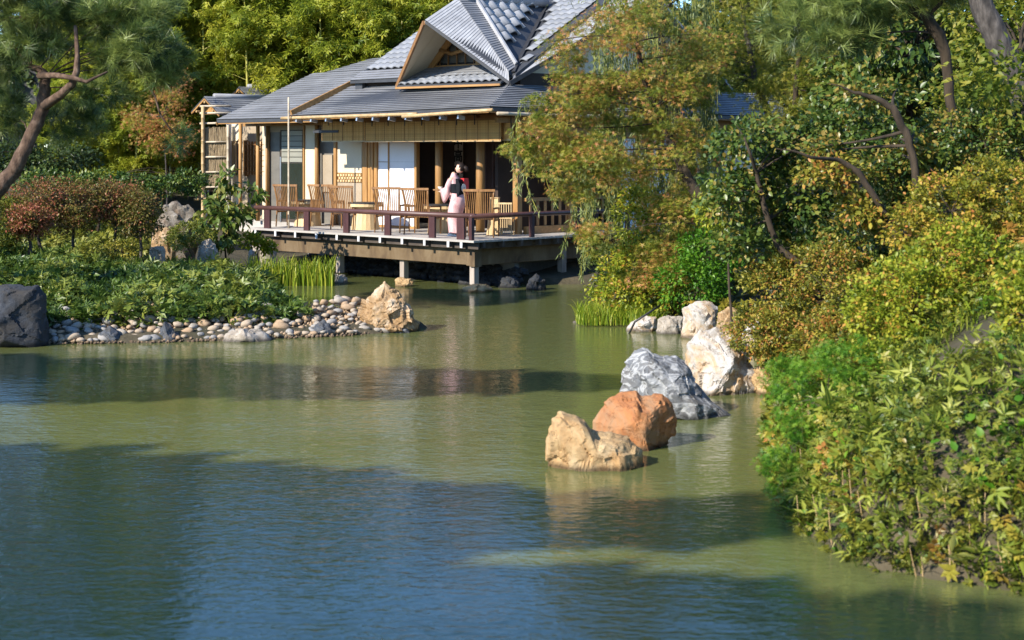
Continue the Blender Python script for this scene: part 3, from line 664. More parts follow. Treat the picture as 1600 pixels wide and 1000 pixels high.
# ------------------------------------------------------------------ chairs, tables
def make_chair():
    r = empty('slat_chair'); w, h, dp = 0.68, 1.08, 0.56
    mb = MB()                       # origin on the floor below the seat centre; the chair faces +y
    mb.hexa([(-w / 2 + 0.03, -dp / 2, 0.40), (w / 2 - 0.03, -dp / 2, 0.40), (w / 2, dp / 2, 0.42), (-w / 2, dp / 2, 0.42),
             (-w / 2 + 0.03, -dp / 2, 0.445), (w / 2 - 0.03, -dp / 2, 0.445), (w / 2, dp / 2, 0.465), (-w / 2, dp / 2, 0.465)])
    bevel(mb.build('seat', M['chair_wood'], r), 0.012)
    def back(x, f):                 # curved, leaning backrest; f from 0 at the seat to 1 at the top
        z = 0.44 + f * (h - 0.44)
        y = -dp / 2 - 0.02 - 0.13 * f ** 1.6 + 0.04 * math.cos(x / w * math.pi)* -1 + 0.0
        return Vector((x * (0.88 + 0.14 * f ** 2), y, z))
    for k in range(13):
        x = -w / 2 + 0.035 + k * (w - 0.07) / 12
        MB().tube([back(x, f) for f in (0.0, 0.3, 0.6, 0.98)], 0.0125, 4).build('slat', M['chair_wood'], r)
    for x in (-w / 2, w / 2):
        MB().tube([back(x, f) for f in (0.0, 0.35, 0.7, 1.0)], 0.019, 6).build('back_post', M['chair_wood'], r, smooth=True)
    mb = MB(); pts = [back(x, 1.0) for x in np.linspace(-w / 2 - 0.02, w / 2 + 0.02, 7)]
    for a, b_ in zip(pts[:-1], pts[1:]): mb.bar(a, b_, 0.045, 0.055)
    mb.build('top_rail', M['chair_wood'], r)
    for sx in (-1, 1):
        x = sx * (w / 2 + 0.01)
        MB().tube([(x * 0.92, -dp / 2 - 0.03, 0.66), (x, -dp / 4, 0.665), (x, dp / 2 - 0.03, 0.655)], [0.02, 0.024, 0.022], 6).build('arm', M['chair_wood'], r, smooth=True)
        MB().tube([(x, dp / 2 - 0.04, 0.0), (x, dp / 2 - 0.04, 0.655)], [0.017, 0.021], 6).build('leg', M['chair_wood'], r, smooth=True)
        MB().tube([(x * 0.92, -dp / 2 - 0.07, 0.0), (x * 0.92, -dp / 2 - 0.02, 0.44), (x * 0.92, -dp / 2 - 0.03, 0.66)], [0.017, 0.021, 0.018], 6).build('leg', M['chair_wood'], r, smooth=True)
        MB().bar((x * 0.97, -dp / 2, 0.39), (x * 0.97, dp / 2 - 0.04, 0.39), 0.022, 0.05).build('side_rail', M['chair_wood'], r)
    return r
chair0 = make_chair()
def Pd(u, t):                         # deck point below photo column u on the plane t
    return bw(s_at(u, t), t, DECK)
chairs = [(459, 1.35, -24, 'slatted chair nearest the left end of the railing, beside the bamboo pole'),
          (512, 1.95, -20, 'slatted chair set back between two others, in front of the brown door panel'),
          (545, 1.35, -24, 'slatted chair in front of the cream wall panel with the carved strip'),
          (613, 1.20, -16, 'slatted chair standing out dark in front of the white sliding screens'),
          (661, 1.15, -24, 'slatted chair in front of the dark opening, beside the person in pink'),
          (753, 1.25, -8, 'slatted chair turned by the railing corner, right beside the person in pink')]
for i, (u, t_, rz, lb) in enumerate(chairs):
    o = chair0 if i == 0 else copy_tree(chair0)
    o.location = Pd(u, t_); o.rotation_euler = (0, 0, math.radians(rz))
    tag(o, lb, 'chair', 'slatted chairs on the deck')
def make_tub():
    r = empty('tub_table')
    mb = MB(); n = 20                 # tapered stave tub with a flat dark top
    for k in range(n):
        a0, a1 = 2 * math.pi * k / n + 0.008, 2 * math.pi * (k + 1) / n - 0.008
    st = MB(); a = math.pi / n * 0.97
    st.add([(-math.sin(a) * 0.36, -math.cos(a) * 0.36, 0), (math.sin(a) * 0.36, -math.cos(a) * 0.36, 0), (math.sin(a) * 0.29, -math.cos(a) * 0.29, 0.58), (-math.sin(a) * 0.29, -math.cos(a) * 0.29, 0.58),
            (-math.sin(a) * 0.32, -math.cos(a) * 0.32, 0), (math.sin(a) * 0.32, -math.cos(a) * 0.32, 0), (math.sin(a) * 0.25, -math.cos(a) * 0.25, 0.58), (-math.sin(a) * 0.25, -math.cos(a) * 0.25, 0.58)],
           [(0, 1, 2, 3), (1, 5, 6, 2), (4, 0, 3, 7), (5, 4, 7, 6), (3, 2, 6, 7)])
    sm = st.mesh('stave', M['pale_timber'])
    for k in range(n):
        o = link('stave', sm, r); o.rotation_euler = (0, 0, 2 * math.pi * k / n)
    MB().tube([(0, 0, 0.58), (0, 0, 0.655)], 0.44, 24).build('top', M['pale_timber'], r)
    MB().tube([(0, 0, 0.656), (0, 0, 0.685)], 0.45, 24).build('tray', M['iron'], r)
    return r
tub0 = make_tub()
for i, (u, t_, lb) in enumerate([(481, 1.75, 'pale tub table with dark top between the two chairs furthest left'),
                                 (571, 1.55, 'pale tub table with dark top in front of the sliding wooden doors'),
                                 (691, 1.9, 'pale tub table with dark top in front of the person in pink')]):
    o = tub0 if i == 0 else copy_tree(tub0)
    o.location = Pd(u, t_); tag(o, lb, 'table', 'tub tables on the deck')
# low bench chair and stand near the corner column
bc = empty('low_chair', Pd(788, 2.15), math.radians(-10)); tag(bc, 'small pale chair with short slats between the stand and the corner column', 'chair')
for k in range(8): MB().bar((-0.2 + k * 0.057, -0.2, 0.42), (-0.2 + k * 0.057, -0.22, 0.74), 0.018, 0.018).build('slat', M['pale_timber'], bc)
MB().bar((-0.22, -0.22, 0.75), (0.22, -0.22, 0.75), 0.03, 0.04).build('top_rail', M['pale_timber'], bc)
MB().box(-0.22, 0.22, -0.2, 0.2, 0.39, 0.42).build('seat', M['pale_timber'], bc)
for sx in (-1, 1):
    for sy in (-1, 1): MB().bar((sx * 0.2, sy * 0.19, 0), (sx * 0.2, sy * 0.19, 0.4), 0.03, 0.03, up=(0, 1, 0)).build('leg', M['pale_timber'], bc)
for k in range(9): MB().bar((-0.2 + k * 0.05, -0.205, 0.05), (-0.2 + k * 0.05, -0.205, 0.38), 0.016, 0.016, up=(0, 1, 0)).build('slat', M['pale_timber'], bc)
sd = empty('side_stand', Pd(773, 2.1), math.radians(-15)); tag(sd, 'pale wooden stand with curved sides next to the small chair', 'stand')
for sx in (-1, 1):
    MB().add([(sx * 0.13, -0.15, 0), (sx * 0.13, 0.15, 0), (sx * 0.09, 0.12, 0.45), (sx * 0.07, 0.08, 0.86), (sx * 0.07, -0.08, 0.86), (sx * 0.09, -0.12, 0.45),
              (sx * 0.16, -0.15, 0), (sx * 0.16, 0.15, 0), (sx * 0.12, 0.12, 0.45), (sx * 0.10, 0.08, 0.86), (sx * 0.10, -0.08, 0.86), (sx * 0.12, -0.12, 0.45)],
             [(0, 1, 2, 3, 4, 5), (11, 10, 9, 8, 7, 6)] + [(i, (i + 1) % 6, (i + 1) % 6 + 6, i + 6) for i in range(6)]).build('side_panel', M['pale_timber'], sd)
MB().add([(-0.13, -0.13, 0), (0.13, -0.13, 0), (0.09, -0.1, 0.45), (0.07, -0.07, 0.85), (-0.07, -0.07, 0.85), (-0.09, -0.1, 0.45)], [(0, 1, 2, 3, 4, 5)]).build('front_panel', M['pale_timber'], sd)
MB().box(-0.11, 0.11, -0.09, 0.09, 0.86, 0.88).build('top', M['pale_timber'], sd)

# ------------------------------------------------------------------ the person in a kimono
M['skin'] = surf('skin', [(0.3, (0.62, 0.38, 0.27)), (0.7, (0.68, 0.43, 0.31))], rough=0.5, bump=0)
M['hair'] = surf('hair', [(0.3, (0.010, 0.007, 0.006)), (0.7, (0.028, 0.018, 0.014))], (60, 60, 8), rough=0.6, spec=0.2, bump=0.3, dist=0.004)
M['kimono'] = surf('kimono_silk', [(0.32, (0.52, 0.25, 0.25)), (0.5, (0.62, 0.37, 0.36)), (0.68, (0.68, 0.47, 0.45))], (9, 9, 5), rough=0.55, bump=0.05, distort=1.0)
M['obi_black'] = surf('obi_black', [(0.3, (0.006, 0.0065, 0.009)), (0.7, (0.014, 0.015, 0.019))], (20, 20, 20), rough=0.8, spec=0.15, bump=0.05)
M['obi_red'] = surf('obi_red', [(0.35, (0.50, 0.012, 0.018)), (0.7, (0.62, 0.03, 0.03))], (16, 16, 16), rough=0.5, bump=0.05)
M['obi_white'] = surf('obi_white', [(0.3, (0.66, 0.63, 0.55)), (0.7, (0.74, 0.71, 0.63))], (16, 16, 16), rough=0.5, bump=0.05)
M['sock'] = M['white_paint']
pp = bw(s_at(711, 1.12), 1.12, DECK)
per = empty('person', pp, math.radians(56)); per.scale = (1.02, 1.02, 1.0); tag(per, 'person in pink kimono with red and black sash, carrying a tray on the deck', 'person')
# local frame: +y is where the person faces, z up, knees a little bent, hips back
def skin_obj(name, verts, edges, radii, mat, parent, root=0, sub=2):
    me = bpy.data.meshes.new(name); me.from_pydata(verts, edges, []); me.materials.append(mat)
    o = link(name, me, parent)
    sk = o.modifiers.new('skin', 'SKIN'); sk.use_smooth_shade = True
    for i, r in enumerate(radii):
        d = me.skin_vertices[0].data[i]; d.radius = (r, r) if not isinstance(r, tuple) else r; d.use_root = (i == root)
    ss = o.modifiers.new('sub', 'SUBSURF'); ss.levels = sub; ss.render_levels = sub
    return o
V, E, R = [], [], []
def bone(p, r, parent=None):
    V.append(p); R.append(r)
    if parent is not None: E.append((parent, len(V) - 1))
    return len(V) - 1
pel = bone((0, -0.13, 0.84), (0.14, 0.11)); wai = bone((0, -0.06, 1.02), (0.12, 0.09), pel); che = bone((0, 0.0, 1.22), (0.14, 0.10), wai)
shm = bone((0, 0.02, 1.34), (0.10, 0.07), che); nek = bone((0, 0.04, 1.43), 0.048, shm); ne2 = bone((0, 0.055, 1.49), 0.047, nek)
for sx in (-1, 1):
    hip = bone((sx * 0.085, -0.12, 0.78), 0.085, pel); kn = bone((sx * 0.085, 0.06, 0.46), 0.058, hip); an = bone((sx * 0.075, -0.06, 0.08), 0.036, kn); toe = bone((sx * 0.075, 0.09, 0.035), 0.03, an)
    sh_ = bone((sx * 0.155, 0.02, 1.31), 0.055, shm); el = bone((sx * 0.19, 0.06, 1.06), 0.042, sh_); wr = bone((sx * 0.12, 0.30, 1.03), 0.027, el); pm = bone((sx * 0.09, 0.37, 1.03), 0.030, wr)
skin_obj('body', V, E, R, M['skin'], per)
# head with face
hd = bmesh.new(); bmesh.ops.create_uvsphere(hd, u_segments=28, v_segments=20, radius=1)
for v in hd.verts:
    x, y, z = v.co
    w_ = 0.072 * (1 - 0.22 * max(0, -z) ** 1.5); d_ = 0.092; h_ = 0.112
    yy = y * d_ + (0.012 * max(0, -z) * (1 if y > 0 else -0.6))
    co = Vector((x * w_, yy, z * h_))
    if y > 0.3:
        nz = math.exp(-((x / 0.16) ** 2) - ((z + 0.12) / 0.16) ** 2); co.y += 0.017 * nz
        for ex in (-0.42, 0.42): co.y -= 0.008 * math.exp(-((x - ex) / 0.17) ** 2 - ((z - 0.08) / 0.12) ** 2)
        co.y += 0.006 * math.exp(-((x / 0.26) ** 2) - ((z + 0.50) / 0.09) ** 2)
        co.y += 0.007 * math.exp(-((x / 0.3) ** 2) - ((z + 0.85) / 0.16) ** 2)
    v.co = co + Vector((0, 0.085, 1.585))
me = bpy.data.meshes.new('head'); hd.to_mesh(me); hd.free(); me.materials.append(M['skin']); me.polygons.foreach_set('use_smooth', [True] * len(me.polygons))
head = link('head', me, per)
for sx in (-1, 1):
    MB().tube([(sx * 0.072, 0.075, 1.55), (sx * 0.079, 0.068, 1.58), (sx * 0.076, 0.065, 1.61)], [0.008, 0.014, 0.009], 8).build('ear', M['skin'], head, smooth=True)
    MB().tube([(sx * 0.022, 0.166, 1.596), (sx * 0.031, 0.168, 1.5975), (sx * 0.041, 0.162, 1.596)], [0.002, 0.0055, 0.002], 8).build('eye', M['hair'], head, smooth=True)
    MB().tube([(sx * 0.018, 0.176, 1.613), (sx * 0.034, 0.174, 1.619), (sx * 0.048, 0.163, 1.613)], [0.002, 0.0035, 0.0015], 6).build('eyebrow', M['hair'], head, smooth=True)
MB().tube([(-0.019, 0.179, 1.531), (0, 0.187, 1.529), (0.019, 0.179, 1.531)], [0.002, 0.0062, 0.002], 8).build('mouth', M['obi_red'], head, smooth=True)
# hair: swept-back cap and a low bun
hb = bmesh.new(); bmesh.ops.create_uvsphere(hb, u_segments=28, v_segments=20, radius=1)
kill = []
for v in hb.verts:
    x, y, z = v.co
    v.co = Vector((x * 0.086, y * 0.106 - 0.012, z * 0.122 + 0.01)) + Vector((0, 0.085, 1.59))
    if (y > 0.25 and z < 0.62 - 0.2 * abs(x)) or (z < -0.62) or (z < -0.1 and y > -0.05 and abs(x) > 0.6): kill.append(v)
bmesh.ops.delete(hb, geom=kill, context='VERTS')
me = bpy.data.meshes.new('hair'); hb.to_mesh(me); hb.free(); me.materials.append(M['hair']); me.polygons.foreach_set('use_smooth', [True] * len(me.polygons))
hair = link('hair', me, head); sol = hair.modifiers.new('thick', 'SOLIDIFY'); sol.thickness = 0.01
MB().tube([(0, -0.01, 1.63), (0, -0.055, 1.605), (0, -0.075, 1.57), (0, -0.05, 1.53)], [0.045, 0.055, 0.052, 0.03], 14).build('hair_bun', M['hair'], hair, smooth=True)
def loft(name, rings, mat, parent, n=24, th=0.008, wob=0.0):
    """rings: centre x, y, z, half width, half depth"""
    mb = MB()
    for j, (cx, cy, cz, rx, ry) in enumerate(rings):
        for k in range(n):
            a = 2 * math.pi * k / n
            f = 1 + wob * math.sin(a * 7 + j * 0.9)
            mb.v.append((cx + math.cos(a) * rx * f, cy + math.sin(a) * ry * f, cz))
    for j in range(len(rings) - 1):
        for k in range(n):
            k2 = (k + 1) % n; mb.f.append((j * n + k, j * n + k2, (j + 1) * n + k2, (j + 1) * n + k))
    o = mb.build(name, mat, parent, smooth=True)
    if th: so = o.modifiers.new('thick', 'SOLIDIFY'); so.thickness = th
    sb = o.modifiers.new('sub', 'SUBSURF'); sb.levels = 1; sb.render_levels = 1
    return o
loft('kimono', [(0, -0.03, 0.055, 0.165, 0.17), (0, -0.01, 0.2, 0.17, 0.165), (0, 0.02, 0.40, 0.175, 0.165), (0, -0.01, 0.58, 0.185, 0.18), (0, -0.08, 0.76, 0.20, 0.185), (0, -0.11, 0.88, 0.20, 0.165),
                (0, -0.07, 1.0, 0.175, 0.135), (0, -0.03, 1.12, 0.17, 0.13), (0, 0.0, 1.24, 0.185, 0.125), (0, 0.015, 1.33, 0.165, 0.10), (0, 0.025, 1.385, 0.105, 0.075), (0, 0.03, 1.43, 0.068, 0.064), (0, 0.02, 1.455, 0.066, 0.066)], M['kimono'], per, wob=0.022)
for sx in (-1, 1):
    mb = MB(); n = 14
    path = [((sx * 0.13, 0.015, 1.31), 0.085, 0.085), ((sx * 0.185, 0.045, 1.18), 0.075, 0.10), ((sx * 0.19, 0.08, 1.05), 0.07, 0.13), ((sx * 0.165, 0.17, 0.97), 0.055, 0.17), ((sx * 0.145, 0.25, 0.93), 0.045, 0.19)]
    for j, (c, rx, rz) in enumerate(path):
        for k in range(n):
            a = 2 * math.pi * k / n; tilt = 0.55 * j / 4
            mb.v.append((c[0] + math.cos(a) * rx, c[1] + math.sin(a) * rz * (0.55 - 0.55 * tilt), c[2] + math.sin(a) * rz * (0.35 + tilt)))
    for j in range(len(path) - 1):
        for k in range(n):
            k2 = (k + 1) % n; mb.f.append((j * n + k, j * n + k2, (j + 1) * n + k2, (j + 1) * n + k))
    o = mb.build('sleeve', M['kimono'], per, smooth=True); so = o.modifiers.new('thick', 'SOLIDIFY'); so.thickness = 0.008
    # hands: palm in the body mesh, five fingers curled under the tray
    for k in range(4):
        x = sx * (0.105 - k * 0.016); ln = (0.045, 0.055, 0.052, 0.04)[k]
        MB().tube([(x, 0.375, 1.028), (x - sx * 0.004, 0.375 + ln * 0.6, 1.026), (x - sx * 0.008, 0.375 + ln, 1.04)], [0.0095, 0.0085, 0.006], 6).build('finger', M['skin'], per, smooth=True)
    MB().tube([(sx * 0.10, 0.35, 1.04), (sx * 0.075, 0.375, 1.062), (sx * 0.062, 0.40, 1.066)], [0.0105, 0.009, 0.007], 6).build('thumb', M['skin'], per, smooth=True)
    MB().tube([(sx * 0.075, -0.10, 0.035), (sx * 0.075, 0.0, 0.045), (sx * 0.07, 0.12, 0.03)], [0.035, 0.046, 0.035], 10).build('sock', M['sock'], per, smooth=True)
    MB().box(sx * 0.075 - 0.045, sx * 0.075 + 0.045, -0.13, 0.15, 0.001, 0.022).build('sandal', M['obi_white'], per)
loft('sash', [(0, -0.075, 0.99, 0.187, 0.147), (0, -0.06, 1.05, 0.184, 0.146), (0, -0.03, 1.14, 0.182, 0.142), (0, -0.012, 1.22, 0.19, 0.140)], M['obi_black'], per, th=0.014)
ha = math.radians(22); piv = Vector((0, 0.06, 0)); head.rotation_euler = (0.12, 0, ha); head.location = piv - Matrix.Rotation(ha, 3, 'Z') @ piv + Vector((0.0, 0.0, -0.01)) + Vector((-0.02, -0.17, 0.02)) * 0.0
knot = MB()
prof = [(-0.175, 0.93), (-0.215, 0.96), (-0.255, 1.05), (-0.255, 1.17), (-0.215, 1.26), (-0.14, 1.28)]
for x in (-0.155, 0.155): knot.v += [(x, y, z) for y, z in prof]
for i in range(5): knot.f.append((i, i + 1, i + 7, i + 6))
knot.f += [(5, 4, 3, 2, 1, 0), (6, 7, 8, 9, 10, 11), (0, 6, 11, 5)]
kn = knot.build('sash_knot', M['obi_black'], per); kn.scale = (1.12, 1.0, 1.2); kn.location = (0, 0.0, -0.20)
MB().add([(0.03, -0.260, 0.965), (0.158, -0.260, 0.965), (0.158, -0.260, 1.235), (-0.06, -0.260, 1.235), (0.03, -0.260, 1.16)], [(0, 1, 2, 3, 4)]).build('red_cloth', M['obi_red'], kn)
MB().box(0.0, 0.158, -0.25, -0.15, 1.20, 1.285).build('red_cloth', M['obi_red'], kn)
MB().box(0.156, 0.162, -0.25, -0.12, 0.92, 1.25).build('red_cloth', M['obi_red'], kn)
MB().box(0.02, 0.16, -0.235, -0.14, 0.86, 0.94).build('red_cloth', M['obi_red'], kn)
mb = MB(); mb.tube([(-0.02, -0.257, 1.10), (-0.02, -0.264, 1.10)], 0.078, 24).build('round_crest', M['obi_white'], kn)
MB().tube([(-0.01, -0.262, 1.10), (-0.01, -0.266, 1.10)], 0.014, 10).build('crest_dot', M['obi_red'], kn)
tr = empty('tray', per.matrix_basis @ Vector((0, 0.44, 1.05)), math.radians(56)); tag(tr, 'small tray with a bowl held by the person in pink', 'tray')
MB().box(-0.13, 0.13, -0.09, 0.09, 0.0, 0.012).build('base', M['chair_wood'], tr)
for a in (-1, 1):
    MB().box(-0.13, 0.13, a * 0.09 - 0.006, a * 0.09 + 0.006, 0.0121, 0.03).build('rim', M['chair_wood'], tr)
    MB().box(a * 0.13 - 0.006, a * 0.13 + 0.006, -0.084, 0.084, 0.0121, 0.03).build('rim', M['chair_wood'], tr)
bo = empty('bowl', per.matrix_basis @ Vector((0.03, 0.44, 1.063)), 0); tag(bo, 'small pale bowl on the tray of the person in pink', 'bowl')
MB().tube([(0, 0, 0), (0, 0, 0.012), (0, 0, 0.05), (0, 0, 0.075)], [0.025, 0.03, 0.055, 0.06], 18).build('body', M['obi_white'], bo, smooth=True)
MB().tube([(0, 0, 0.0755), (0, 0, 0.0775)], 0.054, 18).build('tea', M['chair_wood'], bo)

# ------------------------------------------------------------------ bamboo poles, fence, far wall
bp_ = empty('bamboo_pole', bw(s_at(451, 0.55), 0.55, 0)); tag(bp_, 'tall upright bamboo pole rising from the deck past the left end of the gutter', 'pole')
bamboo_pole((0, 0, DECK), (0, 0, z_at(152, s_at(451, 0.55), 0.55)), 0.024, 'shaft', M['bamboo_gray'], bp_)
fen = empty('bamboo_fence', P(317, 300, 45.0)); fen.location.z = 0.6; tag(fen, 'brushwood fence panel tied to bamboo poles at the left end of the pavilion', 'fence')
z0f = 0.6
def fz(v): return CAM_H - (v - HORIZON) * 45.0 / F_PX - z0f
bamboo_pole((0.0, 0, -0.2), (0.0, 0, fz(166)), 0.05, 'pole', M['bamboo_dry'], fen)
bamboo_pole((0.72, 0.02, -0.2), (0.72, 0.02, fz(195)), 0.045, 'pole', M['bamboo_gray'], fen)
for v in (166, 177, 193): bamboo_pole((-0.1, 0.06, fz(v)), (0.8, 0.06, fz(v - 1)), 0.03, 'rail', M['bamboo_gray'], fen)
for k in range(4):
    v0, v1 = 201 + k * 23.5, 201 + k * 23.5 + 19
    mb = MB()
    for i in range(170):
        x = 0.03 + 0.68 * i / 170 + random.uniform(-0.01, 0.01); y = 0.09 + random.uniform(-0.02, 0.02)
        mb.bar((x, y, fz(v1 + random.uniform(-2, 4))), (x + random.uniform(-0.05, 0.05), y, fz(v0 + random.uniform(-3, 3))), 0.018, 0.014, up=(0, 1, 0))
    tag(mb.build('brushwood', M['brush'], fen), kind='stuff')
    bamboo_pole((-0.02, 0.03, fz(v1 + 2)), (0.75, 0.03, fz(v1 + 1.5)), 0.028, 'rail', M['bamboo_gray'], fen)
tag(MB().box(-30, P(62, 200, 57).x, 57, 57.4, 0.5, 6.6).build('garden_wall', M['shaded_gray']), 'plain grey rendered wall standing in shade behind the pine', 'wall')
brk = empty('bamboo_trellis', P(303, 312, 41)); tag(brk, 'short bamboo rail lashed to crossed canes beside the flowering shrub', 'rail')
bamboo_pole((0, 0, 0), (0.75, 0.1, 0.09), 0.035, 'rail', M['bamboo_dry'], brk)
for dx in (0.28, 0.36): bamboo_pole((dx + 0.06, 0.05, -0.75), (dx, 0.05, 0.25), 0.02, 'cane', M['bamboo_gray'], brk)
# ------------------------------------------------------------------ rocks
def rock_mat(name, stops, scale=2.2, bump=0.9, vein=None, stain=None):
    m, nt, b = nodes(name)
    tc = nt.nodes.new('ShaderNodeTexCoord')
    def nz(sc, det, dist=0.0, rough=0.65):
        n = nt.nodes.new('ShaderNodeTexNoise'); n.inputs['Scale'].default_value = sc; n.inputs['Detail'].default_value = det
        n.inputs['Distortion'].default_value = dist; n.inputs['Roughness'].default_value = rough
        nt.links.new(tc.outputs['Object'], n.inputs['Vector']); return n
    n1 = nz(scale, 9, 0.6, 0.7); r = ramp(nt, stops); nt.links.new(n1.outputs['Fac'], r.inputs[0]); col = r.outputs[0]
    if stain:
        n2 = nz(1.6, 4, 1.2); r2 = ramp(nt, [(0.44, (0, 0, 0)), (0.60, (1, 1, 1))]); nt.links.new(n2.outputs['Fac'], r2.inputs[0])
        mx = nt.nodes.new('ShaderNodeMixRGB'); nt.links.new(r2.outputs[0], mx.inputs[0]); nt.links.new(col, mx.inputs[1]); mx.inputs[2].default_value = (*stain, 1); col = mx.outputs[0]
    if vein:
        mp = nt.nodes.new('ShaderNodeMapping'); mp.inputs['Rotation'].default_value = (0.3, 0.6, 0.2); mp.inputs['Scale'].default_value = (1.2, 3.5, 3.5)
        nt.links.new(tc.outputs['Object'], mp.inputs[0])
        n3 = nt.nodes.new('ShaderNodeTexNoise'); n3.inputs['Scale'].default_value = 1.8; n3.inputs['Detail'].default_value = 7; n3.inputs['Distortion'].default_value = 1.6
        nt.links.new(mp.outputs[0], n3.inputs['Vector']); r3 = ramp(nt, [(0.46, (0, 0, 0)), (0.52, (1, 1, 1)), (0.6, (0.15, 0.15, 0.15))]); nt.links.new(n3.outputs['Fac'], r3.inputs[0])
        mx = nt.nodes.new('ShaderNodeMixRGB'); nt.links.new(r3.outputs[0], mx.inputs[0]); nt.links.new(col, mx.inputs[1]); mx.inputs[2].default_value = (*vein, 1); col = mx.outputs[0]
    gp = nt.nodes.new('ShaderNodeNewGeometry'); sx = nt.nodes.new('ShaderNodeSeparateXYZ'); nt.links.new(gp.outputs['Position'], sx.inputs[0])
    nw = nz(6, 4); wa = nt.nodes.new('ShaderNodeMath'); wa.operation = 'MULTIPLY_ADD'; wa.inputs[1].default_value = -0.10; nt.links.new(nw.outputs['Fac'], wa.inputs[0]); nt.links.new(sx.outputs['Z'], wa.inputs[2])
    wr_ = nt.nodes.new('ShaderNodeMapRange'); wr_.inputs['From Min'].default_value = -0.03; wr_.inputs['From Max'].default_value = 0.02; wr_.inputs['To Min'].default_value = 0.30; nt.links.new(wa.outputs[0], wr_.inputs[0])
    wm = nt.nodes.new('ShaderNodeMixRGB'); wm.blend_type = 'MULTIPLY'; wm.inputs[0].default_value = 1; nt.links.new(col, wm.inputs[1]); nt.links.new(wr_.outputs[0], wm.inputs[2]); col = wm.outputs[0]
    vo = nt.nodes.new('ShaderNodeTexVoronoi'); vo.feature = 'DISTANCE_TO_EDGE'; vo.inputs['Scale'].default_value = 2.6
    nd = nz(3, 5, 0.5); va = nt.nodes.new('ShaderNodeVectorMath'); va.operation = 'MULTIPLY_ADD'; va.inputs[1].default_value = (0.9, 0.9, 0.9); nt.links.new(nd.outputs['Color'], va.inputs[0]); nt.links.new(tc.outputs['Object'], va.inputs[2]); nt.links.new(va.outputs[0], vo.inputs['Vector'])
    cr_ = ramp(nt, [(0.0, (0.30, 0.25, 0.2)), (0.030, (1, 1, 1))]); nt.links.new(vo.outputs['Distance'], cr_.inputs[0])
    cm_ = nt.nodes.new('ShaderNodeMixRGB'); cm_.blend_type = 'MULTIPLY'; cm_.inputs[0].default_value = 0.75; nt.links.new(col, cm_.inputs[1]); nt.links.new(cr_.outputs[0], cm_.inputs[2]); col = cm_.outputs[0]
    nt.links.new(col, b.inputs['Base Color']); b.inputs['Roughness'].default_value = 0.85; b.inputs['Specular IOR Level'].default_value = 0.25
    n4 = nz(14, 10, 0.3, 0.75); bp = nt.nodes.new('ShaderNodeBump'); bp.inputs['Strength'].default_value = bump; bp.inputs['Distance'].default_value = 0.022
    nt.links.new(n4.outputs['Fac'], bp.inputs['Height']); nt.links.new(bp.outputs[0], b.inputs['Normal'])
    return m
RM = {
 'tan': rock_mat('tan_stone', [(0.3, (0.26, 0.15, 0.07)), (0.5, (0.47, 0.32, 0.16)), (0.7, (0.60, 0.46, 0.28))], stain=(0.40, 0.24, 0.105)),
 'orange': rock_mat('orange_stone', [(0.3, (0.22, 0.09, 0.045)), (0.5, (0.40, 0.165, 0.06)), (0.72, (0.46, 0.24, 0.11))], stain=(0.33, 0.19, 0.10), bump=0.7),
 'gray': rock_mat('gray_stone', [(0.3, (0.08, 0.085, 0.095)), (0.5, (0.17, 0.175, 0.18)), (0.7, (0.30, 0.305, 0.31))], vein=(0.42, 0.42, 0.41), stain=(0.15, 0.145, 0.14)),
 'white': rock_mat('white_stone', [(0.3, (0.26, 0.21, 0.15)), (0.5, (0.47, 0.44, 0.40)), (0.7, (0.60, 0.59, 0.57))], stain=(0.44, 0.29, 0.15)),
 'brown': rock_mat('brown_stone', [(0.3, (0.17, 0.10, 0.05)), (0.48, (0.42, 0.28, 0.15)), (0.68, (0.60, 0.50, 0.38))], scale=4, bump=1.2, stain=(0.33, 0.20, 0.09)),
 'dark': rock_mat('dark_stone', [(0.3, (0.035, 0.04, 0.048)), (0.55, (0.10, 0.11, 0.125)), (0.75, (0.21, 0.22, 0.235))], scale=3, bump=1.0, stain=(0.10, 0.09, 0.08)),
 'earth': rock_mat('earthy_stone', [(0.3, (0.09, 0.075, 0.055)), (0.5, (0.21, 0.18, 0.14)), (0.7, (0.36, 0.32, 0.27))], scale=4, bump=1.2, stain=(0.17, 0.12, 0.08)),
 'black': rock_mat('shaded_dark_stone', [(0.3, (0.016, 0.018, 0.022)), (0.55, (0.045, 0.05, 0.058)), (0.75, (0.10, 0.105, 0.115))], scale=3, bump=1.0, stain=(0.05, 0.046, 0.042)),  # the dark stone again, deepened to paint in shade
 'pale': rock_mat('pale_stone', [(0.3, (0.22, 0.18, 0.135)), (0.5, (0.36, 0.31, 0.25)), (0.7, (0.47, 0.43, 0.37))], scale=5, bump=0.8),
}
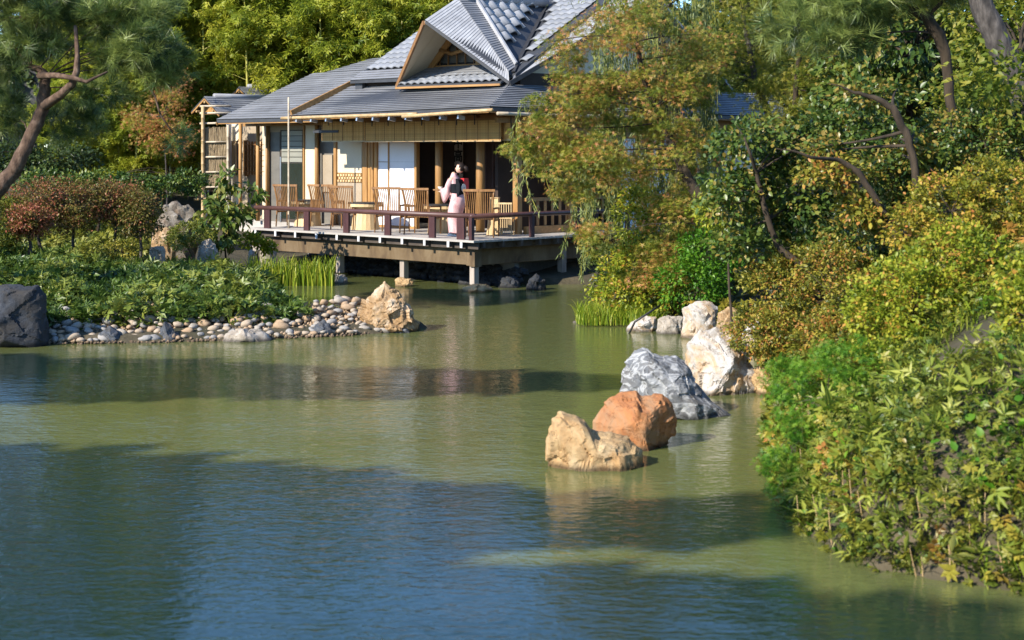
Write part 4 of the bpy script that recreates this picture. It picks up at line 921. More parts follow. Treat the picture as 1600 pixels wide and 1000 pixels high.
def rock(name, outline, Y, mat, label, depth=0.8, n=3, seed=0, rough=1.0, group=None, cat='rock', sink=0.12, sub=6):
    """outline: photo pixels round the silhouette, clockwise from the left foot; an inflated, broken solid of that outline"""
    pts = [P(u, v, Y) for u, v in outline]
    xs = [p.x for p in pts]; zs = [p.z for p in pts]; zb = min(zs)
    sink = max(sink, zb - h1((min(xs) + max(xs)) / 2, Y) + 0.15)
    cx, cz = (min(xs) + max(xs)) / 2, zb + (max(zs) - zb) * 0.35
    ring = [(p.x - cx, p.z - cz) for p in pts]
    # extend below the waterline
    ring += [(ring[-1][0] * 1.02, zb - sink - cz), (ring[0][0] * 1.02, zb - sink - cz)]
    def rad(a):
        dx, dz = math.cos(a), math.sin(a); best = 0.02
        for (x0, z0), (x1, z1) in zip(ring, ring[1:] + ring[:1]):
            ex, ez = x1 - x0, z1 - z0; den = dx * ez - dz * ex
            if abs(den) < 1e-9: continue
            t = (x0 * ez - z0 * ex) / den; w = (x0 * dz - z0 * dx) / den
            if t > best and -1e-6 <= w <= 1 + 1e-6: best = t
        return best
    D = (max(xs) - min(xs)) * 0.5 * depth
    bm = bmesh.new(); bmesh.ops.create_icosphere(bm, subdivisions=sub, radius=1)
    rnd = random.Random(seed); planes = []
    for k in range(16):
        d = Vector((rnd.gauss(0, 1), rnd.gauss(-0.5, 1), rnd.gauss(0.3, 0.8))).normalized(); planes.append((d, rnd.uniform(0.62, 0.93)))
    off = Vector((seed * 3.7, seed * 1.3, seed * 2.1)); S = max(xs) - min(xs)
    for v in bm.verts:
        u = v.co.copy()
        for d, c in planes:                  # planar breaks on the unit ball, kept off the silhouette
            e = u.dot(d) - c
            if e > 0: u -= d * e * (0.75 * min(1, abs(u.y) * 1.6))
        rr = math.hypot(u.x, u.z); a = math.atan2(u.z, u.x)
        R_ = rad(a)
        p = Vector((math.cos(a) * R_ * rr, u.y * D, math.sin(a) * R_ * rr))
        q = p * (2.6 / max(S, 0.2)) + off
        nn = mnoise.ridged_multi_fractal(q * 0.8, 1.0, 2.1, 5, 1.0, 2.0) - 1.1
        n2 = mnoise.fractal(q * 2.2, 0.9, 2.0, 5)
        n3 = mnoise.noise(q * 7.0) * 0.5 + mnoise.noise(q * 15.0) * 0.3; cell = mnoise.voronoi(q * 1.5)[0]; fac = max(-0.25, min(0.25, (cell[1] - cell[0]) - 0.25))
        fct = 0.0
        for sc_, am in ((1.1, 0.16), (2.9, 0.06)):
            fc_ = mnoise.voronoi(q * sc_)[1][0]; g = mnoise.noise_vector(Vector(fc_) * 3.7)
            fct += max(-0.5, min(0.5, g.dot(q * sc_ - Vector(fc_)))) * am
        p += v.normal * (nn * 0.026 + n2 * 0.022 + n3 * 0.011 + fac * 0.04 + fct) * S * rough
        v.co = p
    me = bpy.data.meshes.new(name); bm.to_mesh(me); bm.free(); me.materials.append(mat)
    me.polygons.foreach_set('use_smooth', [False if sub < 4 else True] * len(me.polygons)); me.set_sharp_from_angle(angle=math.radians(24))
    o = link(name, me); o.location = (cx, Y, cz)
    return tag(o, label, cat, group)
rock('boulder', [(856, 727), (855, 690), (862, 655), (876, 643), (898, 644), (912, 655), (922, 672), (935, 680), (958, 678), (985, 684), (996, 700), (1008, 728)], 15.45, RM['tan'], 'tan jagged rock with a low saddle, in front of the orange rock in the pond', 0.8, seed=3, rough=0.62)
rock('boulder', [(928, 690), (926, 660), (945, 628), (970, 614), (994, 609), (1004, 617), (1035, 616), (1050, 632), (1057, 655), (1055, 675), (1042, 696)], 16.5, RM['orange'], 'rounded orange rock between the tan and the grey rock in the pond', 0.95, seed=8, rough=0.42)
rock('boulder', [(973, 648), (971, 610), (976, 565), (988, 545), (1002, 537), (1020, 552), (1040, 556), (1056, 557), (1075, 572), (1095, 605), (1110, 628), (1142, 648)], 18.4, RM['gray'], 'grey white-veined rock with a twin peak standing in the pond', 0.75, seed=12, rough=0.6)
rock('boulder', [(1074, 610), (1068, 570), (1075, 535), (1092, 517), (1120, 514), (1145, 522), (1165, 545), (1185, 580), (1190, 613)], 20.2, RM['white'], 'large white rock with ochre foot standing at the right bank', 0.9, seed=15, rough=0.85)
rock('boulder', [(1180, 612), (1175, 590), (1185, 570), (1205, 572), (1215, 600), (1213, 612)], 20.0, RM['tan'], 'small tan rock tucked between the white rock and the bank shrubs', 0.9, seed=16)
rock('boulder', [(572, 515), (567, 490), (573, 465), (590, 450), (602, 443), (618, 453), (628, 462), (640, 478), (651, 515)], 26.95, RM['brown'], 'brown pitted standing rock at the tip of the pebble shore', 0.85, seed=21, rough=1.3)
rock('boulder', [(-70, 541), (-66, 462), (-40, 446), (20, 445), (60, 446), (71, 462), (72, 500), (76, 540)], 25.0, RM['black'], 'big dark flat-topped boulder at the left edge of the pond', 0.9, seed=25, rough=0.35)  # dark boulder, its shade painted in by the deeper stone colour
SH = [('dark pointed rock on the pebble shore, second from the big dark boulder', [(150, 536), (153, 522), (172, 510), (185, 520), (195, 536)], 25.35, 'dark', 31),
      ('dark leaning rock on the pebble shore in front of the ground cover', [(246, 534), (250, 512), (258, 503), (270, 512), (284, 534)], 25.5, 'dark', 32),
      ('flat pale boulder lying low on the pebble shore', [(352, 532), (354, 520), (375, 514), (405, 513), (420, 522), (424, 532)], 25.6, 'pale', 33),
      ('blue-black wedge rock with rusty foot near the end of the pebble shore', [(486, 526), (492, 507), (506, 498), (516, 508), (521, 527)], 26.2, 'dark', 34),
      ('small grey slab lying at the foot of the brown standing rock', [(612, 519), (616, 514), (636, 513), (640, 519)], 26.7, 'gray', 35)]
for lb, ol, Y, mt, sd in SH: rock('shore_rock', ol, Y, RM[mt], lb, 0.9, seed=sd, sub=4)
BK = [('grey-white footing rock under the left deck post', [(514, 444), (515, 434), (525, 428), (538, 429), (544, 436), (543, 445)], W(530, 443).y + 0.1, 'pale', 41),
      ('tan footing rock under the middle deck post', [(617, 449), (618, 437), (626, 433), (643, 435), (646, 441), (643, 450)], W(631, 448).y + 0.1, 'tan', 42),
      ('flat tan footing stone under the corner deck post', [(721, 457), (722, 448), (740, 446), (758, 446), (769, 451), (768, 458)], W(742, 457).y + 0.25, 'tan', 43),
      ('mossy grey rock behind the iris clump at the deck end', [(388, 396), (390, 385), (400, 380), (410, 384), (412, 396)], 38.3, 'pale', 44),
      ('pale rounded rock beside the iris clump under the deck end', [(406, 395), (410, 384), (422, 380), (431, 386), (432, 395)], 38.2, 'pale', 45),
      ('pale mossy boulder between the azaleas and the deck end', [(308, 400), (310, 385), (318, 375), (328, 373), (337, 382), (340, 398)], 35.2, 'pale', 46),
      ('dark speckled rock at the top of the ground cover slope', [(383, 452), (385, 440), (398, 436), (410, 444), (416, 456)], 32.0, 'gray', 47)]
for k in range(9):  # these rocks carry the deck's shade in their near-black colour
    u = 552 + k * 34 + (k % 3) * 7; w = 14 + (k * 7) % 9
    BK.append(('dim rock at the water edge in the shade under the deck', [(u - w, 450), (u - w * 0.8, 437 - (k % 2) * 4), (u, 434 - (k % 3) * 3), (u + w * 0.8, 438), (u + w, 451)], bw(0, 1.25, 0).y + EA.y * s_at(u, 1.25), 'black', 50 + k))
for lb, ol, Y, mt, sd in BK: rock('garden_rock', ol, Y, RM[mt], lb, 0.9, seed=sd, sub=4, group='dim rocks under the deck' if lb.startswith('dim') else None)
RB = [('low pale slab rock at the right bank beside the black hose', [(978, 516), (985, 504), (1005, 494), (1025, 494), (1030, 518)], 27.0, 'white', 61),
      ('pale squared rock next to the low slab rock at the right bank', [(1026, 519), (1028, 497), (1045, 492), (1066, 496), (1066, 521)], 26.6, 'pale', 62),
      ('tall pale rock under the yellow shrub at the right bank', [(1064, 523), (1066, 480), (1085, 470), (1108, 470), (1121, 480), (1120, 522)], 26.0, 'white', 63),
      ('dark cracked rock right of the tall pale rock at the bank', [(1118, 522), (1122, 490), (1138, 477), (1152, 486), (1158, 520)], 25.6, 'brown', 64),
      ('pale rock half hidden under the shrub at the right bank', [(1160, 525), (1165, 506), (1182, 502), (1200, 510), (1202, 528)], 24.5, 'white', 65),
      ('small grey stone in the water left of the grass tuft', [(893, 507), (896, 502), (906, 500), (912, 506)], 28.2, 'pale', 66),
      ('small pale stone leaning on the grass tuft at the water', [(904, 504), (906, 493), (914, 490), (920, 497), (921, 505)], 28.3, 'pale', 67),
      ('weathered rock face in the middle of the left garden', [(238, 372), (244, 345), (258, 322), (275, 314), (292, 320), (306, 336), (304, 368)], 37.0, 'earth', 68),
      ('reddish rock in front of the weathered rock face', [(236, 382), (240, 362), (252, 354), (268, 357), (274, 380)], 35.8, 'brown', 69),
      ('grey flat stone lying at the foot of the azaleas', [(233, 392), (236, 386), (255, 384), (258, 391)], 33.5, 'pale', 70)]
for lb, ol, Y, mt, sd in RB: rock('bank_rock', ol, Y, RM[mt], lb, 0.9, seed=sd, sub=4)
hz = [P(982, 509, 26.6), P(992, 503, 26.55), P(1004, 495, 26.5), P(1018, 486, 26.6), P(1030, 478, 26.9)]; hz[0].z = -0.03
tag(MB().tube(hz, 0.018, 8).build('hose', M['iron'], smooth=True), 'black hose running from the bank into the water by the grass tuft', 'hose')

rb_ = RUB.build('shore_rubble', RM['black']); rb_.location = bw(0, 0, 0); rb_.rotation_euler = (0, 0, BROT); tag(rb_, kind='stuff')  # rubble coloured near-black to stand for the shade under the deck
# pebbles of the shore: every one an object
PB = [rock_mat('pebble_stone', [(0.3, c1), (0.7, c2)], scale=9, bump=0.3) for c1, c2 in
      (((0.34, 0.26, 0.18), (0.48, 0.39, 0.29)), ((0.32, 0.22, 0.13), (0.44, 0.31, 0.20)), ((0.25, 0.235, 0.215), (0.38, 0.355, 0.32)), ((0.31, 0.27, 0.215), (0.42, 0.37, 0.31)))]
pm = []
for k in range(8):
    bm = bmesh.new(); bmesh.ops.create_icosphere(bm, subdivisions=2, radius=1)
    for v in bm.verts:
        v.co *= 1 + 0.38 * mnoise.noise(v.co * 1.1 + Vector((k * 5, 0, 0)))
        v.co.x *= 1.15 + 0.05 * k; v.co.z *= 0.66
    me = bpy.data.meshes.new('pebble'); bm.to_mesh(me); bm.free(); me.materials.append(PB[k % 4]); me.polygons.foreach_set('use_smooth', [True] * len(me.polygons)); pm.append(me)
SHORE = [(70, 537, 24), (110, 537, 26), (160, 536, 28), (200, 535, 30), (240, 535, 30), (290, 533, 30), (340, 532, 26), (390, 531, 26), (430, 529, 24), (470, 527, 26), (510, 526, 32), (545, 524, 32), (580, 521, 26), (620, 518, 16)]
placed = []; tries = 0; nb = 0
prng = random.Random(5)
while nb < 286 and tries < 9000:
    tries += 1
    u = prng.uniform(70, 618)
    k = max(i for i in range(len(SHORE)) if SHORE[i][0] <= u); a = SHORE[k]; c = SHORE[min(k + 1, len(SHORE) - 1)]; f = (u - a[0]) / max(1, c[0] - a[0])
    v0, band = a[1] + (c[1] - a[1]) * f, a[2] + (c[2] - a[2]) * f
    w_ = W(u, v0)
    d = max(0.0, prng.uniform(-0.1, 1)); y = w_.y + d * 1.35 * band / 28; x = w_.x + (y - w_.y) * (u - 800) / F_PX
    r = prng.choice((0.045, 0.055, 0.065, 0.075, 0.09, 0.105))
    if any((x - a_) ** 2 + (y - b_) ** 2 < (0.74 * (r + c_)) ** 2 for a_, b_, c_ in placed): continue
    placed.append((x, y, r)); nb += 1
    o = link('pebble', pm[prng.randrange(8)])
    o.location = (x, y, max(0.02, 0.05 + (y - w_.y) * 0.30) + prng.uniform(-0.01, 0.02)); o.scale = (r, r * prng.uniform(0.8, 1.05), r); o.rotation_euler = (prng.uniform(-0.3, 0.3), prng.uniform(-0.3, 0.3), prng.uniform(0, 6.28))
    tag(o, 'rounded pale pebble on the stony shore below the ground cover', 'pebble', 'pebbles on the shore')

# fine gravel packed between the pebbles
gb_ = bmesh.new(); bmesh.ops.create_icosphere(gb_, subdivisions=1, radius=1); gv_ = np.array([v.co[:] for v in gb_.verts]); gf_ = np.array([[v.index for v in q.verts] for q in gb_.faces]); gb_.free()
N_, F_ = [], []; gr = np.random.default_rng(8)
for k in range(2600):
    u = gr.uniform(66, 622); i = max(j for j in range(len(SHORE)) if SHORE[j][0] <= max(u, 70)); q0, q1 = SHORE[i], SHORE[min(i + 1, len(SHORE) - 1)]; t = (u - q0[0]) / max(1, q1[0] - q0[0])
    w_ = W(u, q0[1] + (q1[1] - q0[1]) * t); y = w_.y + gr.uniform(-0.12, 1.35); x = w_.x + (y - w_.y) * (u - 800) / F_PX; q = gr.uniform(0.014, 0.036)
    F_.append(gf_ + len(gv_) * len(N_)); N_.append(gv_ * q * gr.uniform(0.7, 1.3, 3) + [x, y, max(0.0, 0.03 + (y - w_.y) * 0.24) + gr.uniform(-0.01, 0.015)])
tag(link('gravel', np_mesh('gravel', np.concatenate(N_), np.concatenate(F_), PB[1])), kind='stuff')
# ------------------------------------------------------------------ plants: builders
def nrmz(a): return a / np.maximum(np.linalg.norm(a, axis=-1, keepdims=True), 1e-9)
T_LEAF = (np.array([(0, 0, 0), (0.28, 0.42, 0.06), (0, 1, -0.08), (-0.28, 0.42, 0.06)]), np.array([(0, 1, 2), (0, 2, 3)]))
T_BROAD = (np.array([(0, 0, 0), (0.30, 0.3, 0.07), (0.27, 0.68, 0.05), (0, 1, -0.07), (-0.27, 0.68, 0.05), (-0.30, 0.3, 0.07), (0, 0.5, 0)]),
           np.array([(0, 1, 6), (1, 2, 6), (2, 3, 6), (3, 4, 6), (4, 5, 6), (5, 0, 6)]))
T_NARROW = (np.array([(0, 0, 0), (0.10, 0.4, 0.02), (0, 1, -0.16), (-0.10, 0.4, 0.02)]), np.array([(0, 1, 2), (0, 2, 3)]))
def star(n=5, r0=0.2):
    vs = [(0, 0, 0.04)]; fs = []
    for k in range(n):
        a = math.radians(-110 + 220 * k / (n - 1)); l = 0.62 * (1 - 0.3 * abs(k - (n - 1) / 2) / ((n - 1) / 2))
        b0, b1 = a - 0.30, a + 0.30
        i = len(vs); vs += [(math.sin(b0) * r0, math.cos(b0) * r0, 0.02), (math.sin(a) * l, math.cos(a) * l, -0.05), (math.sin(b1) * r0, math.cos(b1) * r0, 0.02)]
        fs += [(0, i, i + 1), (0, i + 1, i + 2)]
    return np.array(vs), np.array(fs)
T_MAPLE = star()
def spray(n, spread, tmpl, seed=0):     # a twig end with n leaves
    r = np.random.default_rng(seed); vs, fs = [], []
    for k in range(n):
        a = -spread + 2 * spread * k / (n - 1); ca, sa = math.cos(a), math.sin(a); sc = 0.75 + 0.3 * r.random(); o = np.array([0, 0.25 * r.random(), 0.1 * r.standard_normal()])
        v = tmpl[0] * sc; rx = 0.35 * r.standard_normal()
        v = np.stack([v[:, 0], v[:, 1] * math.cos(rx) - v[:, 2] * math.sin(rx), v[:, 1] * math.sin(rx) + v[:, 2] * math.cos(rx)], -1)
        v = np.stack([v[:, 0] * ca + v[:, 1] * sa, -v[:, 0] * sa + v[:, 1] * ca, v[:, 2]], -1) + o
        fs.append(tmpl[1] + sum(len(q) for q in vs)); vs.append(v)
    return np.concatenate(vs), np.concatenate(fs)
T_FAN = spray(5, 1.1, (T_NARROW[0] * np.array([1.35, 1, 1]), T_NARROW[1]))
T_ROSETTE = spray(7, 2.6, T_LEAF, 3)
T_NEEDLE = spray(17, 1.15, (np.array([(-0.017, 0, 0), (0.017, 0, 0), (0, 1, -0.06)]), np.array([(0, 1, 2)])), 5)
def leaves(name, pos, d, n, size, tmpl, mat, rnd, parent=None):
    d = nrmz(d); x = nrmz(np.cross(d, n)); z = np.cross(x, d)
    tv, tf = tmpl
    size = np.broadcast_to(np.asarray(size, float), (len(pos),))[:, None, None]
    v = (x[:, None, :] * tv[None, :, 0:1] + d[:, None, :] * tv[None, :, 1:2] + z[:, None, :] * tv[None, :, 2:3]) * size + pos[:, None, :]
    f = tf[None] + (np.arange(len(pos)) * len(tv))[:, None, None]
    me = np_mesh(name, v.reshape(-1, 3), f.reshape(-1, tf.shape[1]), mat, np.repeat(np.clip(rnd, 0, 1), len(tf)))
    return link(name, me, parent)
def cloud(blobs, n, n_clump, cr, r, shell=0.55, flat=0.7):
    """n points gathered in n_clump clumps over the blobs (centre xyz, radii xyz): points, outward directions, clump random, clump centres"""
    B = np.array([list(b[0]) + list(b[1]) for b in blobs], float)
    wt = (B[:, 3] * B[:, 4] * B[:, 5]) ** 0.67; wt /= wt.sum()
    bi = r.choice(len(B), n_clump, p=wt)
    d = nrmz(r.standard_normal((n_clump, 3)) + [0, 0, 0.15])
    rad = shell + (1 - shell) * r.random(n_clump) ** 0.6
    cc = B[bi, :3] + d * B[bi, 3:] * rad[:, None]
    crd = r.random(n_clump)
    ci = r.integers(0, n_clump, n)
    off = r.standard_normal((n, 3)); off = nrmz(off) * (r.random((n, 1)) ** 0.45)
    crs = cr * (0.6 + 0.8 * crd[ci])[:, None]
    p = cc[ci] + off * crs * [1, 1, flat]
    return p, nrmz(off * 0.7 + d[ci]), crd[ci], cc
def plant(name, label, cat, base, blobs, n, size, tmpl, mat, n_clump, cr, bark='bark_dark', trunk=None, group=None, seed=1, droop=0.1, up=0.8, flat=0.7, shell=0.55,
          limb=22, limb_r=0.02, vary=0.3, fol='crown', hue=0.0, size_var=0.35):
    """a woody plant: an Empty at the foot, one trunk mesh with its limbs and one crown; all given in world coordinates"""
    r = np.random.default_rng(seed); base = Vector(base)
    root = empty(name, base); tag(root, label, cat, group)
    p, out, crd, cc = cloud(blobs, n, n_clump, cr, r, shell, flat)
    b = np.array(base)
    d = out + r.standard_normal((n, 3)) * 0.7 - [0, 0, droop * 2]
    nn = out * 0.5 + r.standard_normal((n, 3)) * 0.55 + [0, 0, up]
    rv = 0.5 + vary * (r.random(n) - 0.5) * 1.3 + (crd - 0.5) * vary * 1.4 + hue
    o = leaves(fol, p - b, d, nn, size * (1 - size_var / 2 + size_var * r.random(n)), tmpl, mat, rv, root); o['kind'] = 'stuff'
    mb = MB()
    if trunk is None:
        top = np.mean([q[0] for q in blobs], 0)
        trunk = [(base, limb_r * 2.2), (base.lerp(Vector(top), 0.5) + Vector((r.normal() * 0.06, r.normal() * 0.06, 0)), limb_r * 1.6), (Vector(top), limb_r)]
    tp = []
    for (q0, r0), (q1, r1) in zip(trunk[:-1], trunk[1:]):
        for k in range(4): tp.append((Vector(q0).lerp(Vector(q1), k / 4) + Vector(r.normal(size=3) * 0.12 * r0 * (k > 0)), r0 + (r1 - r0) * k / 4))
    tp.append((Vector(trunk[-1][0]), trunk[-1][1]))
    mb.tube([q - base for q, _ in tp], [a for _, a in tp], 9)
    for k in r.choice(len(cc), min(limb, len(cc)), replace=False):
        e = Vector(cc[k]); cand = [(q, a) for q, a in tp if q.z <= e.z + 0.2] or tp[:2]
        q, a = min(cand, key=lambda w: (w[0] - e).length)
        m_ = q.lerp(e, 0.5) + Vector((0, 0, (e - q).length * 0.12)) + Vector(r.normal(size=3)) * (e - q).length * 0.10
        rr = min(a * 0.6, limb_r)
        pts = [q.lerp(m_, f).lerp(m_.lerp(e, f), f) - base for f in (0, 0.2, 0.4, 0.6, 0.8, 1)]
        mb.tube(pts, [rr, rr * 0.85, rr * 0.7, rr * 0.55, rr * 0.4, rr * 0.2], 5, caps=False)
    mb.build('trunk' if 'tree' in name else 'stem', M[bark], root, smooth=True)
    return root
def B(u, v, Y, ru, rv, rd):           # a crown blob round the photo position (u, v) at distance Y
    k = Y / F_PX; return (tuple(P(u, v, Y)), (ru * k, rd, rv * k))
def foot(u, Y):                       # the ground below photo column u at distance Y
    x = (u - 800) * Y / F_PX; return Vector((x, Y, h1(x, Y) - 0.03))
def TP(*pts): return [(P(u, v, Y), wpx * Y / F_PX / 2) for u, v, Y, wpx in pts]

LM = {
 'bamboo': leaf_mat('bamboo_leaf', [(0.1, (0.10, 0.155, 0.016)), (0.5, (0.31, 0.35, 0.028)), (0.9, (0.52, 0.49, 0.055))], 0.45),
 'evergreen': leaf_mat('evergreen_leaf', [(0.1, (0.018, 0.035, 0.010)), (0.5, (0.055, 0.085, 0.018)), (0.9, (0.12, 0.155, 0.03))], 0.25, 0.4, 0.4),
 'camellia': leaf_mat('glossy_leaf', [(0.1, (0.030, 0.065, 0.012)), (0.5, (0.085, 0.14, 0.024)), (0.8, (0.17, 0.20, 0.032)), (0.97, (0.28, 0.20, 0.04))], 0.3, 0.36, 0.4),
 'maple': leaf_mat('autumn_maple_leaf', [(0.05, (0.12, 0.165, 0.018)), (0.45, (0.28, 0.295, 0.034)), (0.72, (0.46, 0.32, 0.07)), (0.97, (0.54, 0.22, 0.08))], 0.4),
 'maple_green': leaf_mat('green_maple_leaf', [(0.1, (0.09, 0.135, 0.014)), (0.5, (0.21, 0.245, 0.026)), (0.9, (0.36, 0.32, 0.05))], 0.45),
 'willow': leaf_mat('willow_leaf', [(0.1, (0.09, 0.13, 0.035)), (0.5, (0.19, 0.23, 0.075)), (0.9, (0.34, 0.36, 0.13))], 0.35),
 'yellow': leaf_mat('yellow_green_leaf', [(0.1, (0.11, 0.17, 0.014)), (0.5, (0.29, 0.34, 0.026)), (0.82, (0.46, 0.43, 0.04)), (0.98, (0.52, 0.27, 0.05))], 0.4),
 'olive': leaf_mat('olive_leaf', [(0.1, (0.08, 0.10, 0.014)), (0.5, (0.22, 0.22, 0.026)), (0.78, (0.40, 0.33, 0.045)), (0.97, (0.45, 0.20, 0.05))], 0.35),
 'orange': leaf_mat('orange_leaf', [(0.05, (0.17, 0.19, 0.02)), (0.5, (0.42, 0.35, 0.035)), (0.78, (0.56, 0.33, 0.06)), (0.98, (0.56, 0.19, 0.06))], 0.4),
 'green': leaf_mat('fresh_green_leaf', [(0.1, (0.04, 0.12, 0.008)), (0.5, (0.095, 0.24, 0.014)), (0.9, (0.24, 0.38, 0.03))], 0.4),
 'azalea': leaf_mat('red_azalea_leaf', [(0.1, (0.11, 0.11, 0.02)), (0.4, (0.20, 0.165, 0.035)), (0.68, (0.27, 0.14, 0.05)), (0.97, (0.36, 0.115, 0.06))], 0.3),
 'azalea_green': leaf_mat('green_azalea_leaf', [(0.1, (0.07, 0.095, 0.012)), (0.5, (0.17, 0.19, 0.022)), (0.9, (0.31, 0.28, 0.04))], 0.3),
 'cover': leaf_mat('ground_cover_leaf', [(0.1, (0.035, 0.075, 0.012)), (0.5, (0.10, 0.16, 0.024)), (0.9, (0.27, 0.29, 0.05))], 0.3, 0.4, 0.4),
 'grass': leaf_mat('grass_blade', [(0.1, (0.13, 0.22, 0.015)), (0.5, (0.26, 0.37, 0.025)), (0.9, (0.48, 0.48, 0.06))], 0.45),
 'sasa': leaf_mat('bamboo_grass_leaf', [(0.1, (0.08, 0.125, 0.018)), (0.5, (0.25, 0.30, 0.035)), (0.9, (0.40, 0.42, 0.07)), (0.995, (0.56, 0.48, 0.22))], 0.4),
 'pine': leaf_mat('pine_needle', [(0.1, (0.035, 0.07, 0.020)), (0.5, (0.09, 0.145, 0.034)), (0.9, (0.22, 0.265, 0.06))], 0.25, 0.4, 0.4),
}
# --- bamboo grove: six shapes, copied
def make_bamboo(seed, H):
    r = np.random.default_rng(seed); root = empty('bamboo_plant')
    lean = r.normal(size=2) * 0.35; rad = 0.052 + 0.014 * r.random()
    def at(z): f = z / H; return np.array([lean[0] * f ** 2, lean[1] * f ** 2, z])
    pts, rads = [], []; z = -0.2; k = 0
    while z < H:
        q = max(0.12, 1 - z / H); rr = rad * q ** 0.7
        pts += [at(z), at(z + 0.02)]; rads += [rr * 1.18, rr]; z += 0.30 + 0.10 * q
    MB().tube(pts, rads, 7).build('culm', M['culm'], root, smooth=True)
    mb = MB(); P_, D_, C_ = [], [], []
    z = H * (0.07, 0.5, 0.24)[seed % 3] + r.random() * 0.6
    while z < H - 0.1:
        f = z / H; a = r.random() * 6.28; Lb = (0.55 + 1.15 * math.sin(math.pi * min(1, f * 0.85 + 0.12))) * (0.7 + 0.5 * r.random())
        q0 = at(z); dr = np.array([math.cos(a), math.sin(a), 0.55])
        pl = [q0 + dr * Lb * s - np.array([0, 0, 0.45 * Lb * s * s]) for s in np.linspace(0, 1, 5)]
        mb.tube(pl, [0.011, 0.009, 0.007, 0.005, 0.003], 4, caps=False)
        m = int(26 + 30 * Lb); c = r.random()
        s = 0.25 + 0.75 * r.random(m); P_.append(q0 + dr * Lb * s[:, None] - np.outer(0.45 * Lb * s * s, [0, 0, 1]) + r.normal(size=(m, 3)) * 0.15)
        D_.append(np.outer(np.ones(m), dr * [1, 1, 0]) + r.normal(size=(m, 3)) * 0.7 - [0, 0, 0.5]); C_.append(np.full(m, c)); z += 0.13 + 0.10 * r.random()
    mb.build('branch', M['culm'], root)
    p, d, c = np.concatenate(P_), np.concatenate(D_), np.concatenate(C_)
    o = leaves('foliage', p, d, r.normal(size=p.shape) * 0.5 + [0, 0, 1], 0.14 + 0.09 * r.random(len(p)), T_FAN, LM['bamboo'], 0.5 + 0.45 * (r.random(len(p)) - 0.5) + 0.5 * (c - 0.5), root); o['kind'] = 'stuff'
    return root
protos = [make_bamboo(100 + k, 7.4 + 0.25 * k) for k in range(6)]
br = random.Random(3); n_b = 0; used = set()
spots = []
for row, Y0 in enumerate((47.6, 49.4, 51.4, 53.6, 56)):
    u = 120 + row * 11
    while u < 800:
        uu = u + br.uniform(-10, 10); Y = Y0 + (800 - uu) * 0.0062 + br.uniform(-0.6, 0.6)
        spots.append((uu, Y)); u += 38 if row < 3 else 42
for u in range(100, 262, 21): spots.append((u + br.uniform(-8, 8), 47.4 + br.uniform(-0.5, 0.9)))
n_tall = len(spots) - len(range(100, 262, 21))
for i, (u, Y) in enumerate(spots):
    k = i % 6 if i < n_tall else (2, 5)[i % 2]; f = foot(u, Y)
    o = protos[k] if k not in used else copy_tree(protos[k]); used.add(k)
    o.location = (f.x, f.y, min(f.z, 2.2)); sc = br.uniform(0.9, 1.04) if i < n_tall else br.uniform(0.58, 0.8); o.scale = (sc, sc, sc); o.rotation_euler = (0, 0, br.uniform(0, 6.28))
    if i < n_tall: tag(o, 'tall yellow-green bamboo with slim culm in the grove behind the pavilion', 'bamboo', 'bamboo in the grove')
    else: tag(o, 'short young bamboo with leaves low on the culm, behind the hedge at the left', 'bamboo', 'young bamboo behind the hedge')
for k in range(6):
    if k not in used: bpy.data.objects.remove(protos[k])

# --- far wood behind everything
r = np.random.default_rng(9)
n = 42000
blobs = [((x, 60 + 2.5 * math.sin(x), 4.4), (3.2, 2.5, 3.9 + 0.7 * math.sin(x * 1.7))) for x in np.arange(-30, 32, 3.0)]
p, out, crd, cc = cloud(blobs, n, 900, 1.0, r, 0.6, 0.8)
o = leaves('far_wood', p, out + r.normal(size=p.shape) * 0.7, out + r.normal(size=p.shape) * 0.6 + [0, -0.2, 0.6], 0.26 + 0.2 * r.random(n), T_ROSETTE, LM['evergreen'], 0.42 + 0.5 * (r.random(n) - 0.5) + 0.5 * (crd - 0.5)); o['kind'] = 'stuff'

# --- trees on the right
def tree(*a, **k): return plant(*a, **k)
plant('willow_tree', 'weeping willow with hanging strands in front of the pavilion corner', 'tree', foot(1075, 31.5), [B(1000, -40, 31.5, 150, 60, 1.6)], 900, 0.10, T_NARROW, LM['willow'], 60, 0.4, 'bark_gray',
      trunk=TP((1075, 400, 31.5, 26), (1062, 250, 31.5, 22), (1040, 100, 31.5, 18), (1000, -40, 31.5, 10)), seed=5, limb=20, limb_r=0.03)
wr = bpy.data.objects['willow_tree']; r = np.random.default_rng(33); mb = MB(); P_, D_, C_ = [], [], []; wb = np.array(wr.location)
for k in range(150):
    u = 800 + 320 * r.random(); Y = 31.5 + r.normal() * 0.7
    v0 = -60 + 190 * r.random() ** 1.2; lo = 330 if u < 900 else 420
    if u < 930: v0 = max(v0, 200 + 60 * r.random())
    ln = (r.uniform(0.55, 1.0) * lo + 40) - v0
    if u < 850: v0 = 150 + 90 * r.random(); ln = r.uniform(60, 340 - v0)
    if u < 905 and r.random() < 0.6: continue
    a = np.array(P(u, v0, Y)); Lm = max(0.8, ln * Y / F_PX); sway = r.normal(size=2) * 0.18
    ts = np.linspace(0, 1, 9); pl = np.stack([a[0] + sway[0] * ts ** 2 + 0.04 * np.sin(ts * 7 + k), a[1] + sway[1] * ts ** 2, a[2] - Lm * ts], -1)
    mb.tube([Vector(q - wb) for q in pl], [0.006] * 9, 3, caps=False)
    m = int(Lm * 42); s = r.random(m); q = np.stack([np.interp(s, ts, pl[:, i]) for i in range(3)], -1) + r.normal(size=(m, 3)) * 0.025
    P_.append(q - wb); D_.append(r.normal(size=(m, 3)) * 0.45 - [0, 0, 1.0]); C_.append(np.full(m, r.random()))
mb.build('strand', M['culm'], wr)
